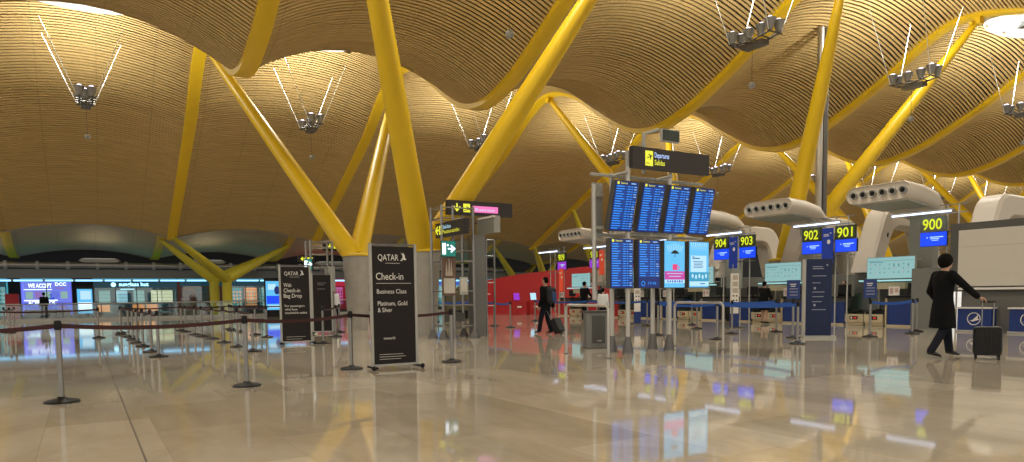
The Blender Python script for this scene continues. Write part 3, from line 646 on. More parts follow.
for z in (.6, 1.2, 1.8, 2.3, 2.8, 3.05, 3.25): MB().tube([(-.4, -.3, z), (.4, -.3, z), (.4, .3, z), (-.4, .3, z), (-.4, -.3, z)], .02, 6).build('crossbar', M_STEEL, c)
MB().box((.35, -.1, 1.9), (.25, .5, .9)).build('cabinet', M_GREY, c)
def fC(s, w_, h_):
    s.mt(1); arrow(s, (-w_/2+.25, 0, 0), h_*.55, PI); s.box((-w_/2+.55, -.012, 0), (.3, .01, h_*.5)); s.mt(0); plane_icon(s, (-w_/2+.55, 0, 0), .16)
sign('direction_sign', (8.95, 27.3, 3.2), 0, 1.7, .36, 'brown sign with yellow down arrow left of the concrete pier', fC, LEG)
def fD(s, w_, h_): s.mt(1); arrow(s, (-w_/4, 0, 0), h_*.8, PI/2); s.box((w_/8, -.012, 0), (.3, .01, h_*.6))
sign('direction_sign', (7.35, 27.0, 2.68), 0, .62, .2, 'small brown sign with yellow arrow above the web check-in banner', fD, LEG)
sign('exit_sign', (7.08, 25.8, 2.42), -.9, .34, .4, 'cyan green lit exit sign on the pylon left of the concrete pier', fX, LEG, .08)
def fF(s, w_, h_): s.mt(1).box((-w_*.34, -.006, 0), (.16, .01, .5)); arrow(s, (w_*.12, 0, -.14), .3, PI/2); s.mt(4).box((0.05, -.012, .17), (.3, .01, .14)); s.mt(5).box((.05, -.02, .17), (.2, .01, .05))
sign('direction_sign', (25.3, 26.6, 3.0), -.9, 1.15, .66, 'small dark sign with yellow arrow between the two nearest desk banners', fF, LEG)
# ------------------------------------------------------------------ departure boards
c = empty('board_frame', (10.1, 11.3, 0), 'grey steel frame of tall posts carrying the departure boards', 'frame')
posts = [(-.64, .22, 3.7), (-.54, -.17, 3.78), (.55, .28, 3.7), (.63, -.15, 3.72)]
MB().tube([(-1.27, 0, 1.1), (-1.27, 0, 3.4)], .045, 12).build('side_tube', M_SATIN, c, smooth=True)
for x, y, z in posts:
    MB().tube([(x, y, 0), (x, y, z)], .05, 12).build('post', M_SATIN, c, smooth=True)
    MB().lathe([(.115, 0), (.115, .02), (.055, .32), (.05, .34)], (x, y, 0), 16).build('post_shoe', M_DSTEEL, c, smooth=True)
for z in (3.62, 2.42, 1.42):
    MB().tube([(-1.27, .1, z), (1.85, .1, z)], .032, 8).build('crossbar', M_LGREY, c, smooth=True)
for x in (-.6, .6): MB().tube([(x, -.25, 3.66), (x, .35, 3.66)], .03, 8).build('crossbar', M_LGREY, c, smooth=True)
MB().box((-1.12, .1, 2.9), (.24, .06, 1.1)).build('side_panel', M_GREY, c)
for z in (3.2, 2.55): MB().tube([(-1.27, 0, z), (-1.05, 0, z)], .04, 8).build('bracket', M_LGREY, c)
MB().tube([(-.05, -.1, 3.7), (-.05, -.1, 4.5), (.35, -.1, 4.62)], .04, 8).build('arm', M_LGREY, c, smooth=True)
for x in (-.55, .63): MB().tube([(x, -.17, 3.7), (x, -.17, 4.1)], .04, 8).build('arm', M_LGREY, c, smooth=True)
def board(x, z, tilt, label, kind):
    c = empty('departure_screen' if kind < 3 else 'advertising_screen', (x, 10.93, z), label, 'screen'); c.rotation_euler = (tilt, 0, 0)
    W_, H_ = .565, .965
    MB().box((0, .075, 0), (W_+.03, .13, H_+.03)).build('casing', M_DGREY, c)
    s = MB()
    if kind < 3:
        s.mt(0).box((0, 0, 0), (W_, .012, H_)); s.mt(2).box((-W_*.41, -.008, H_*.465), (.05, .004, .05)); s.mt(2).text('Departures', (-W_*.3, -.009, H_*.45), (1, 0, 0), (0, 0, 1), .034, width=.17, bold=.01)
        s.mt(3).box((W_*.28, -.008, H_*.465), (.12, .003, .02))
        n = 18 if kind == 1 else 14
        for i in range(n):
            zz = H_*.40 - i*H_*.05
            s.mt(4).box((0, -.0065, zz), (W_*.96, .002, H_*.036))
            x0 = -W_*.46; s.mt(1)
            wd = W_*(.24+.16*random.random()); s.box((x0+wd/2, -.009, zz), (wd, .002, .019)); s.box((x0+wd*.3, -.0095, zz+.006), (wd*.45, .002, .006))
            s.box((W_*.10, -.009, zz), (W_*.12, .002, .017)); s.box((W_*.24, -.009, zz), (W_*.08, .002, .017))
            if random.random() < .85: wd = W_*(.1+.05*random.random()); s.mt(3 if random.random() < .6 else 1).box((W_*.33+wd/2, -.009, zz), (wd, .002, .015))
        if kind == 2:
            s.mt(0).box((0, -.008, -H_*.41), (W_, .004, H_*.17)); s.mt(1).tube([(-W_*.3+.045*math.cos(a/6*PI), -.012, -H_*.415+.045*math.sin(a/6*PI)) for a in range(13)], .008, 4)
            s.mt(1).text('19:46', (-.04, -.012, -H_*.435), (1, 0, 0), (0, 0, 1), .06, width=.22)
        s.build('display', [G_NAVY, G_ROW, G_YELP, G_ROW2, glow('screen_mid_blue', (.004, .06, .34), 1.)], c)
    elif kind == 3:
        s.mt(0).box((0, 0, 0), (W_, .012, H_)); s.mt(1)
        for i in range(9): a = -1+.25*i; s.box((a*.2, -.009, H_*.36+.02*math.cos(a*3)), (.012, .003, .14), ry=a*.5)
        s.mt(2); pts = [(-.12+.24*i/10, -.01, H_*.23+.075*math.sin(PI*i/10)) for i in range(11)]; s.prism(pts, (0, -.003, 0)); s.box((0, -.011, H_*.2), (.012, .003, .09))
        s.mt(3).box((.0, -.01, -H_*.06), (.13, .003, .12)).tube([(.06, -.011, -.02), (.12, -.011, -.05), (.11, -.011, -.1), (.06, -.011, -.11)], .01, 5)
        s.mt(4).box((0, -.009, -H_*.24), (W_, .004, H_*.18)); s.mt(1).box((0, -.013, -H_*.2), (W_*.8, .002, .012)).box((0, -.013, -H_*.26), (W_*.6, .002, .012)); s.box((0, -.009, -H_*.37), (W_, .004, H_*.075)); s.mt(5)
        for i in range(7): s.box((-.2+.067*i, -.014, -H_*.37), (.03+.008*(i % 2), .002, .045-.01*(i % 3 == 1)))
        s.build('display', [G_LBLUE, G_PALE, G_DK, glow('cup_red', (.8, .05, .2), 1), G_MAG, glow('deep_blue', (.02, .05, .5), 1)], c)
    else:
        s.mt(0).box((0, 0, 0), (W_, .012, H_)); s.mt(1)
        for i in range(8): s.prism([(-.26+.065*i, -.009, H_*.48), (-.235+.065*i, -.009, H_*.48), (-.2+.055*i, -.009, H_*.3)], (0, -.002, 0))
        s.box((-.02, -.009, H_*.02), (W_*.82, .004, H_*.36)); s.mt(2).box((-.1, -.013, H_*.14), (.22, .002, .022)).box((-.18, -.013, H_*.17), (.06, .002, .018))
        for i in range(5): s.box((-.04+.01*(i % 2), -.012, H_*.07-i*.032), (.3-.03*(i % 3), .002, .012))
        s.mt(3).box((0, -.009, -H_*.27), (W_, .003, H_*.2)); s.mt(1)
        for i in range(5): s.ball((-.2+.1*i, -.012, -H_*.25-.02*(i % 2)), (.03, .003, .05), 8, 5)
        s.mt(1).box((0, -.009, -H_*.42), (W_, .003, H_*.1)); s.mt(2).box((.1, -.012, -H_*.42), (.14, .002, .02))
        s.build('display', [G_LBLUE, G_PALE, glow('ink_blue', (.01, .1, .35), 1), glow('mid_cyan', (.03, .33, .55), 1)], c)
for i in range(4):
    board(9.29+.718*i, 2.95, math.radians(13.5), 'tilted blue departure screen in the top row, %s from the left' % ORD[i], 1)
board(9.235, 1.82, 0, 'blue departure screen at the left end of the bottom row', 1); board(9.955, 1.82, 0, 'blue departure screen with a clock in the bottom row, second from the left', 2)
board(10.665, 1.82, 0, 'light blue advertising screen with umbrella and red cup, bottom row', 3); board(11.38, 1.82, 0, 'turquoise text screen at the right end of the bottom row', 4)
def fE(s, w_, h_):
    s.mt(1).box((-w_*.3, -.006, 0), (.2, .01, .3)); s.mt(0); plane_icon(s, (-w_*.3, 0, .03), .17, ang=.4); s.box((-w_*.32, -.02, -.1), (.09, .004, .012))
    s.mt(6).text('Departures', (-w_*.235, -.012, .03), (1, 0, 0), (0, 0, 1), .105, width=.4, bold=.012); s.mt(1).text('Salidas', (-w_*.235, -.012, -.12), (1, 0, 0), (0, 0, 1), .105, width=.28, bold=.012)
c = sign('departures_sign', (10.64, 10.98, 3.96), 0, 2.16, .43, 'long black sign with yellow departures symbol above the screens', fE, LEG + [glow('sign_blue_white', (.45, .6, 1), 1.3)], .1)
c = empty('dot_matrix_clock', (10.62, 11.0, 4.48), 'small dark gridded display above the departures sign', 'display'); MB().box((0, .04, 0), (.5, .06, .26)).build('casing', M_LGREY, c)
s = MB(); s.mt(0).box((0, -.006, 0), (.45, .012, .21)); s.mt(1)
for i in range(5): s.box((-.18+.09*i, -.014, 0), (.004, .003, .2))
for i in range(3): s.box((0, -.014, -.06+.06*i), (.44, .003, .004))
s.build('display', [mat('dark_green', (.02, .035, .025), .4), M_DGREY], c)
# ------------------------------------------------------------------ hoop barriers, waste bin, totems
def hoop(x, y0, y1, label):
    c = empty('hoop_barrier', (x, (y0+y1)/2, 0), label, 'barrier'); L_ = (y1-y0)/2
    pts = [(0, -L_, 0), (0, -L_, .9)] + [(0, -L_+.1-.1*math.cos(a*PI/8), .9+.1*math.sin(a*PI/8)) for a in range(1, 5)] + [(0, L_-.1+.1*math.sin(a*PI/8), .9+.1*math.cos(a*PI/8)) for a in range(0, 4)] + [(0, L_, .9), (0, L_, 0)]
    MB().tube(pts, .028, 10).build('hoop', M_SATIN, c, smooth=True)
    for yy in (-L_, L_): MB().lathe([(.06, 0), (.06, .012), (.035, .02)], (0, yy, 0), 14).build('floor_flange', M_DSTEEL, c)
hoop(8.47, 10.42, 11.78, 'low steel hoop barrier left of the departure boards, in front of the waste bin'); hoop(11.68, 10.52, 11.96, 'low steel hoop barrier right of the departure board posts')
c = empty('waste_bin', (10.02, 12.75, 0), 'grey steel waste bin behind the left hoop barrier', 'waste bin', -.5)
MB().rbox((0, 0, .40), (.56, .5, .78), .08).build('body', mat('bin_steel', (.2, .2, .18), .4, .6, var=.1), c, smooth=True); MB().box((0, -.25, .42), (.3, .02, .62)).build('door', mat('bin_dark', (.1, .1, .09), .35, .6), c)
MB().rbox((0, 0, .815), (.6, .54, .05), .09).build('lid', M_DGREY, c, smooth=True); MB().box((.02, -.27, .17), (.1, .02, .03)).build('label_plate', M_LGREY, c)
def face(c, fn, mats, name='panel'):
    s = MB(); fn(s); return s.build(name, mats, c)
c = empty('information_totem', (16.5, 11.65, 0), 'tall slate blue information totem on a silver base, right of the hall', 'totem', -.72)
MB().rbox((0, 0, .03), (.84, .42, .06), .03).build('base_plate', M_LGREY, c); MB().box((-.36, 0, 1.06), (.08, .1, 2.0)).build('side_post', M_LGREY, c)
def ft(s):
    s.mt(0).box((0, 0, 1.06), (.64, .09, 2.0)); s.mt(1)
    for z, w_ in ((1.86, .25), (1.81, .28), (1.62, .34), (1.44, .2), (1.2, .3), (1.08, .28), (.95, .24), (.74, .34)): s.box((-.1+w_/2-.06, -.048, z), (w_, .004, .018))
    for z in (1.3, .86): s.ball((-.1, -.048, z), (.03, .004, .035), 10, 6)
    s.box((.2, -.048, 1.9), (.04, .004, .04))
face(c, ft, [M_TOTEM, mat('faint_lettering', (.3, .33, .42), .6)])
for (x, y, lab) in ((19.03, 16.65, 'slim white poster totem with blue foot in front of the navy desks'), (18.95, 21.5, 'slim white poster totem with blue foot seen between the board posts')):
    c = empty('poster_totem', (x, y, 0), lab, 'totem', -.6)
    MB().rbox((0, 0, .02), (.6, .6, .04), .05).build('base_plate', M_DGREY, c); MB().box((0, 0, .26), (.26, .2, .46)).build('foot', M_NAVY, c)
    s = MB(); s.mt(0).box((0, 0, 1.18), (.24, .18, 1.36)); s.mt(1)
    for z in (1.72, 1.5, 1.28): s.box((0, -.093, z), (.17, .005, .16))
    s.mt(2)
    for z in (.95, 1.1): s.ball((-.05, -.094, z), (.03, .004, .03), 8, 5).ball((.05, -.094, z), (.03, .004, .03), 8, 5)
    s.build('poster_panel', [M_WHITE, mat('poster_tan', (.45, .4, .33), .7, var=.3, scale=30), M_DGREY], c)
    MB().box((-.06, 0, 2.0), (.03, .03, .35)).build('pole', M_STEEL, c)
# ------------------------------------------------------------------ check-in desks, row along y, fronts facing -x
DX = 23.4
NUM = {}
def desk(yc, m_, label, airline):
    c = empty('check_in_desk', (DX, yc, 0), label, 'check-in desk', -PI/2)
    MB().box((0, .02, .44), (1.0, .04, .78)).build('front_panel', m_, c); MB().box((0, .42, .5), (1.0, .75, .94)).build('body', M_DGREY, c)
    MB().rbox((0, .36, 1.0), (1.02, .8, .05), .03).build('worktop', M_BLACK, c); MB().box((-.49, -.01, .5), (.04, .12, .9)).build('edge_trim', M_TAN, c)
    MB().box((0, .2, .03), (1.0, .5, .06)).build('plinth', M_TAN, c)
    k = empty('desk_monitor', (DX+.38, yc-.25, 1.025), 'black computer monitor on the ' + label.replace(' fronted check-in', ''), 'monitor', -PI/2+.3)
    MB().box((0, 0, .255), (.44, .05, .34)).build('display_housing', M_BLACK, k); MB().box((0, .04, .06), (.05, .05, .12)).box((0, .03, .01), (.22, .16, .02)).build('stand', M_BLACK, k)
    s = MB(); s.mt(0).box((-.25, .0, 1.2), (.36, .03, .3)); s.mt(1).box((-.33, -.02, 1.2), (.12, .004, .2)).box((-.16, -.02, 1.22), (.12, .004, .14)); s.build('notice_card', [M_WHITE, mat('card_pink', (.5, .35, .33), .7)], c)
    return c
def scale(yc, label):
    c = empty('baggage_scale', (DX, yc, 0), label, 'baggage belt', -PI/2)
    for sx in (-.36, .36):
        fp = MB().box((sx, .0, .26), (.68, .1, .28)).build('front_plate', M_TAN, c); MB().box((sx, .05, .07), (.64, .1, .12)).build('kick_plate', M_TAN, c)
        s = MB(); s.mt(0).box((sx, -.055, .27), (.3, .01, .12)); s.mt(1).ball((sx-.08, -.062, .27), (.035, .004, .04), 8, 5); s.mt(2).box((sx+.06, -.062, .27), (.1, .004, .05)); s.build('weight_display', [M_BLACK, M_WHITE, glow('led_red', (.8, .04, .02), .8)], fp)
        MB().box((sx, .5, .44), (.64, .92, .04), rx=.1).build('belt', M_BLACK, c)
    for sx in (-.72, 0, .72): MB().box((sx, .5, .48), (.05, .92, .1), rx=.1).build('side_rail', M_STEEL, c)
    MB().prism([(-.75, .1, .42), (-.75, .95, .42), (-.75, .95, 1.15), (-.75, .6, 1.1)], (.02, 0, 0)).build('side_glass', glass('green_glass', (.45, .75, .65), .2), c)
dn = {0: 900, 1: 901, 2: 902, 3: 903, 4: 904}
DESKWHERE = {900: 'under the lone yellow number at the right', 901: 'left of the scale belts beside desk 900', 902: 'where the bare legged person stands', 903: 'right of the slim poster totem', 904: 'left of the slim poster totem', 905: 'seen through the right hoop barrier', 906: 'hidden behind the right board posts', 907: 'seen between the departure board posts', 908: 'below the leftmost backlit panel', 909: 'farthest away, beside the red wall'}
desks = [(13.4, 900), (15.95, 901), (17.6, 902), (20.1, 903), (21.8, 904), (24.3, 905), (26.0, 906), (28.5, 907), (30.2, 908), (32.7, 909)]
for y, n in desks:
    desk(y, M_NAVY if n < 907 else M_RED, ('navy' if n < 907 else 'red') + ' fronted check-in desk ' + DESKWHERE[n], n < 907)
WH = {900: 'at the far right beside the blank panel', 901: 'right of the banner above the slate totem', 902: 'left of the banner above the slate totem', 903: 'right of the banner above the poster totem', 904: 'left of the banner above the poster totem', 905: 'hidden by the turquoise text screen', 906: 'hidden by the advertising screens', 907: 'hidden by the departure screens', 908: 'right one of the far purple pair', 909: 'left one of the far purple pair', 910: 'at the far end of the whole row'}
SC = {900: 'next to the lone desk at the right', 902: 'behind the slate blue totem', 904: 'seen through the right hoop barrier', 906: 'behind the departure board posts', 908: 'below the far purple screens'}
for y, n in ((14.7, 900), (18.85, 902), (23.05, 904), (27.25, 906), (31.45, 908)):
    scale(y, 'pair of tan fronted baggage scale belts ' + SC[n])
def number_sign(y, n):
    c = empty('counter_number_sign', (22.5, y, 3.24), 'dark sign with lit yellow counter number ' + WH[n], 'sign', -PI/2)
    MB().box((0, .05, 0), (.74, .1, .46)).build('casing', mat('green_black', (.035, .05, .022), .5) if n != 900 else mat('green_grey', (.13, .15, .11), .5), c); s = MB().text(str(n), (0, -.004, -.16), (1, 0, 0), (0, 0, 1), .33, True, .58, bold=.02); s.build('digits', G_YEL, c)
    c2 = empty('counter_screen', (22.5, y-.04, 2.78), '%s screen under the yellow number ' % ('blue' if n < 907 else 'purple') + WH[n], 'screen', -PI/2)
    MB().box((0, .05, 0), (.8, .08, .44)).build('casing', M_BLACK, c2)
    s = MB(); s.mt(0).box((0, 0, 0), (.78, .02, .42)); s.mt(1).box((.1, -.013, .06), (.4, .003, .03)).box((.05, -.013, .01), (.26, .003, .025)).box((.06, -.013, -.04), (.2, .003, .02)).ball((-.18, -.013, .05), (.02, .003, .02), 6, 4); s.build('display', [G_BLUE if n < 907 else G_PUR, G_PALE], c2)
def gantry(c0, lo, hi, full=True):
    c = empty('counter_gantry', (22.62, c0, 0), 'slim steel gantry with a tube light ' + {900: 'at the far right beside the blank panel', 902: 'above the slate blue totem', 904: 'above the slim white poster totem', 906: 'hidden behind the advertising screens', 908: 'behind the left edge of the screens', 910: 'farthest left along the desks'}[hi], 'gantry', -PI/2)
    xs = [-.66, -.2, .2, .66] if full else [-.62, -.3]
    for x in xs: MB().box((x, .06, 1.9), (.035, .035, 3.8)).build('post', M_LGREY, c)
    for z in (2.45, 3.0, 3.55, 3.8): MB().box(((xs[0]+xs[-1])/2, .06, z), (xs[-1]-xs[0]+.5, .03, .03)).build('rail', M_STEEL, c)
    tx = -.32 if full else -1.22
    MB().box((tx, -.35, 3.62), (1.9, .08, .05), ry=0).build('lamp_housing', M_LGREY, c)
    MB().tube([(tx-.9, -.35, 3.57), (tx+.9, -.35, 3.57)], .026, 8).build('light_tube', G_TUBE, c)
    for x in (tx+.3, tx-.3): MB().box((x, -.15, 3.72), (.03, .5, .03)).build('arm', M_STEEL, c)
def bannr(y, lab, mm, lg, z=2.8):
    c = empty('hanging_banner', (22.42, y-.05, z), lab, 'banner', -PI/2 - .12)
    s = MB(); s.mt(0).box((0, 0, 0), (.46, .03, 1.24)); s.mt(1).box((-.06, -.018, .4), (.2, .003, .025)).box((-.04, -.018, .35), (.24, .003, .025)).box((.14, -.018, .44), (.05, .003, .04)); s.ball((.06, -.018, .14), (.07, .004, .08), 10, 6); s.build('panel', [mm, lg], c)
for c0, lo, hi in ((15.55, 901, 902), (19.75, 903, 904), (23.95, 905, 906), (28.15, 907, 908), (32.35, 909, 910)):
    gantry(c0, lo, hi)
    number_sign(c0-.65, lo)
    if hi < 910: number_sign(c0+.67, hi)
    bannr(c0 if lo < 909 else c0-.7, '%s hanging banner ' % ('deep blue' if lo < 907 else 'orange red') + {901: 'above the slate blue totem', 903: 'above the slim white poster totem', 905: 'hidden by the turquoise text screen', 907: 'beside the left edge of the departure screens', 909: 'under the farthest tube light'}[lo], mat('banner_blue', (.004, .03, .26), .5, emit=(.002, .02, .2), strength=.3) if lo < 907 else mat('banner_orange', (.6, .07, .03), .5, emit=(.5, .05, .02), strength=.4), M_TXT, 2.8 if lo < 909 else 2.0)  # weak glow put into the banner colours
gantry(11.0, None, 900, False); number_sign(11.98, 900)
def map_panel(yc, lab, w_=1.66):
    c = empty('map_panel', (23.85, yc, 2.0), lab, 'backlit panel', -PI/2)
    MB().box((0, .06, 0), (w_+.04, .1, .76)).build('casing', M_GREY, c)
    s = MB(); s.mt(0).box((0, 0, 0), (w_, .02, .72)); s.mt(1).box((0, -.012, .24), (w_*.98, .003, .012)).box((-w_*.3, -.012, .2), (w_*.3, .003, .025))
    for i in range(9):
        for k in range(3):
            if (i*3+k) % 5 != 4: s.mt(1 if (i+k) % 3 else 2).ball((-w_*.42+w_*.1*i, -.012, .12-.14*k), (.022, .003, .028), 6, 4)
    s.mt(1)
    for i in (5, 6, 8): s.box((-w_*.42+w_*.1*i, -.013, .08), (.05, .003, .09))
    s.build('backlit_face', [G_CYAN, glow('map_grey', (.12, .3, .36), .8), glow('map_red', (.55, .35, .4), .8)], c)
    MB().box((0, -.1, -.44), (w_+.35, .25, .05)).build('shelf', G_CYAN2, c)
    MB().box((0, .0, -.62), (w_*.7, .2, .22)).build('card_rack', M_TAN, c)
    for x in (-.63, w_/2+.1): MB().box((x, .42, -1.0), (.04, .04, 2.0)).build('post', M_LGREY, c)
    for z in (-.3, .25): MB().box((0, .25, z), (w_, .36, .03)).build('bracket', M_LGREY, c)
for y, lab in ((14.07, 'pale cyan backlit panel left of the person in the long coat'), (18.45, 'pale cyan backlit panel left of the slate blue totem'), (22.9, 'pale cyan backlit panel partly hidden by the turquoise screen'), (27.3, 'pale cyan backlit panel hidden behind the departure screens'), (31.75, 'small far backlit panel above the person in the black jacket')):
    map_panel(y, lab)
for ya, yb, lab in ((12.7, 14.75, 'behind the lone desk at the right'), (16.85, 17.95, 'behind the slate blue totem'), (19.35, 21.95, 'behind the poster totem'), (23.05, 26.9, 'behind the departure screens'), (28.05, 29.8, 'at the far end of the desk row')):
    tag(MB().rbox((24.44, (ya+yb)/2, .7), (.08, yb-ya, 1.4), .02).build('partition', M_DGREY), 'low dark partition ' + lab, 'partition')
# ------------------------------------------------------------------ white service arches and air nozzle heads
def arch(y, label, w_=.8):
    c = empty('service_arch', (0, y, 0), label, 'arch')
    # outline in xz: outer and inner
    def smoothpoly(pts, r, n=5):
        out = []
        for i, p in enumerate(pts):
            a = V(pts[i-1]); b = V(p); d = V(pts[(i+1) % len(pts)]); rr = r[i]
            if rr == 0: out.append(b); continue
            u = (a-b).normalized()*rr; v = (d-b).normalized()*rr
            for k in range(n+1): t = k/n; out.append((b+u)*(1-t)**2 + b*2*t*(1-t) + (b+v)*t*t)
        return out
    outer = smoothpoly([(23.98, 1.88), (25.0, 4.28), (28.2, 4.2), (28.9, 1.88)], [0, .55, .7, 0]); inner = smoothpoly([(24.68, 1.88), (25.55, 3.55), (27.5, 3.5), (28.05, 1.88)], [0, .35, .4, 0])
    n = len(outer); b = .09
    rs = []
    for (ins, yy) in ((b, -w_/2), (0, -w_/2+b), (0, w_/2-b), (b, w_/2)): rs.append((ins, yy))
    vs = []; fs = []
    for i in range(n):
        o_, i_ = outer[i], inner[i]; d = (i_-o_).normalized()
        sec = [(o_+d*b, -w_/2), (o_, -w_/2+b), (o_, w_/2-b), (o_+d*b, w_/2), (i_-d*b, w_/2), (i_, w_/2-b), (i_, -w_/2+b), (i_-d*b, -w_/2)]
        vs += [(p.x, yy, max(p.y, 0)) for p, yy in sec]
    for i in range(n-1):
        for k in range(8): fs.append((i*8+k, i*8+(k+1) % 8, i*8+8+(k+1) % 8, i*8+8+k))
    fs += [tuple(range(8)), tuple(range((n-1)*8, n*8))[::-1]]
    MB().add(vs, fs).build('shell', M_SHELL, c, smooth=True)
    g = MB(); g.tube([(25.05, -w_/2-.004, 3.3), (25.02, -w_/2-.004, 3.15)], .03, 6); g.build('grommet', M_BLACK, c)
    MB().box((26.75, 0, .95), (4.5, w_+.2, 1.9)).build('plinth', mat('plinth_grey', (.16, .165, .15), .6), c)
def nozzle(y, label):
    c = empty('air_nozzle_head', (22.5, y, 4.42), label, 'air outlet')
    pr = rrect(2.25, .58, .285, 7)
    def ring(x, z, sy, sz, yo=0): return [V((x, p[0]*sy+yo, p[1]*sz+z)) for p in pr]
    rs = [ring(.06, 0, .93, .86), ring(0, 0, .97, .94), ring(.06, 0, 1, 1), ring(1.1, -.06, .95, 1.02), ring(1.9, -.2, .82, .98, -.1), ring(2.4, -.5, .6, .85, -.25)]
    MB().rings(rs).build('duct_shell', M_SHELLG if False else M_SHELL, c, smooth=True)
    for i in range(6):
        yy = -.84+.336*i; s = MB()
        s.mt(0).lathe([(.085, 0), (.115, -.05), (.125, -.03), (.125, .05)], n=16).mt(1).lathe([(.078, -.012), (.078, .01)], n=14)
        s.v = [(v[2]-.0, v[1]+yy, v[0]) for v in s.v]; s.build('nozzle', [M_LGREY, M_BLACK], c, smooth=True)
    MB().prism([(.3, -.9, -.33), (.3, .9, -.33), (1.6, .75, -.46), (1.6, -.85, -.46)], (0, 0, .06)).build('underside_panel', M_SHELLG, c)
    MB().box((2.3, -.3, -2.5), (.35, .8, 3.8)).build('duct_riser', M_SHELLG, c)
AY_ = [11.55, 15.3, 18.5, 22.5, 27.5, 30.4]
al = ['cream white arch top rising behind the blank white panel', 'large cream white arch behind the rightmost backlit panel', 'cream white arch seen just left and right of the slate blue totem', 'cream white arch behind the poster totem', 'cream white arch hidden behind the departure screens', 'farthest cream white arch beyond the departure boards']
for y, l in zip(AY_, al): arch(y, l)
for y, l in ((13.78, 'nearest air outlet head with six round nozzles, at the right'), (18.15, 'air outlet head with six round nozzles above the slate blue totem'), (22.1, 'air outlet head hidden behind the departure screens'), (26.3, 'air outlet head behind the left board post'), (30.9, 'small far air outlet head with six nozzles left of the departure boards')):
    nozzle(y, l)
# ------------------------------------------------------------------ blank white panel wall and emblem counters at right
c = empty('projection_panel', (21.9, 8.6, 0), 'large blank cream panel in a dark frame at the right edge', 'panel', -PI/2)
MB().box((-.35, .1, 2.15), (4.4, .12, 1.98)).build('frame', M_DGREY, c)
s = MB(); s.mt(0).box((-.3, .02, 2.12), (4.0, .04, 1.62)); s.mt(1).box((-.3, -.001, 2.45), (4.0, .003, .01)); s.build('blank_face', [mat('cream_screen', (.55, .52, .46), .6, var=.04), M_GREY], c)
MB().box((0, .25, .6), (4.4, .2, 1.2)).build('lower_wall', mat('lower_grey', (.13, .13, .12), .6), c)
MB().box((-.3, -.02, 1.24), (3.9, .08, .06)).build('ledge', M_WHITE, c)
def emblem(yc, lab):
    c = empty('emblem_counter', (21.75, yc, 0), lab, 'counter', -PI/2)
    MB().box((0, .15, .36), (.9, .28, .62)).build('body', M_NAVY, c); MB().box((0, .13, .69), (.96, .34, .04)).build('counter_edge', M_WHITE, c); MB().box((0, .13, .03), (.96, .34, .05)).build('base_edge', M_LGREY, c)
    s = MB(); s.tube([(.17*math.cos(a/12*PI), -.0, .38+.17*math.sin(a/12*PI)) for a in range(25)], .012, 5)
    s.prism([(-.14, -.003, .3), (-.02, -.003, .36), (.04, -.003, .42), (.12, -.003, .5), (.1, -.003, .4), (.15, -.003, .36), (.06, -.003, .33), (-.02, -.003, .3), (-.08, -.003, .32)], (0, -.006, 0)); s.build('bird_emblem', M_WHITE, c)
emblem(10.35, 'navy counter with white bird in ring emblem, behind the suitcase handle'); emblem(9.0, 'navy counter with white bird emblem at the right edge')
tag(MB().box((22.6, 12.0, .95), (.1, 1.2, 1.9)).build('partition', mat('lower_grey2', (.16, .165, .15), .6)), 'grey screen wall behind the man in the long coat', 'partition')
# ------------------------------------------------------------------ red wall and kiosks far centre
c = empty('red_wall', (0, 38.5, 0), 'long red sloping wall with white emblem in the far centre', 'wall panel')
MB().prism([(20.6, 0, 0), (20.6, 0, 1.95), (24.2, 0, 2.55), (29.5, 0, 3.1), (36, 0, 3.5), (36, 0, 0)], (0, .5, 0)).build('red_cladding', M_RED, c)
MB().prism([(18.9, .05, 0), (18.9, .05, 1.3), (20.0, .05, 1.85), (20.6, .05, 1.9), (20.6, .05, 0)], (0, .4, 0)).build('end_panel', mat('olive_dark', (.08, .07, .035), .7), c)
s = MB(); s.ball((21.4, -.01, 1.66), (.22, .01, .17), 14, 8).box((21.5, -.01, 1.3), (.7, .01, .07)); s.build('emblem', mat('emblem_pale', (.7, .45, .42), .6), c)
for i, x in enumerate((22.4, 23.6)):
    c = empty('self_service_kiosk', (x, 36.2, 0), '%s red self service kiosk before the red wall' % ('left' if i == 0 else 'right'), 'kiosk')
    MB().rbox((0, 0, .42), (.8, .5, .84), .05).build('base', M_RED, c, smooth=True); MB().box((0, .1, 1.1), (.5, .08, .6), rx=-.2).build('screen_housing', M_RED, c); MB().box((0, .045, 1.12), (.4, .02, .42), rx=-.2).build('screen', G_PUR if i == 0 else G_PALE, c); MB().box((0, -.26, .5), (.3, .02, .1)).build('logo_plate', M_TXT, c)
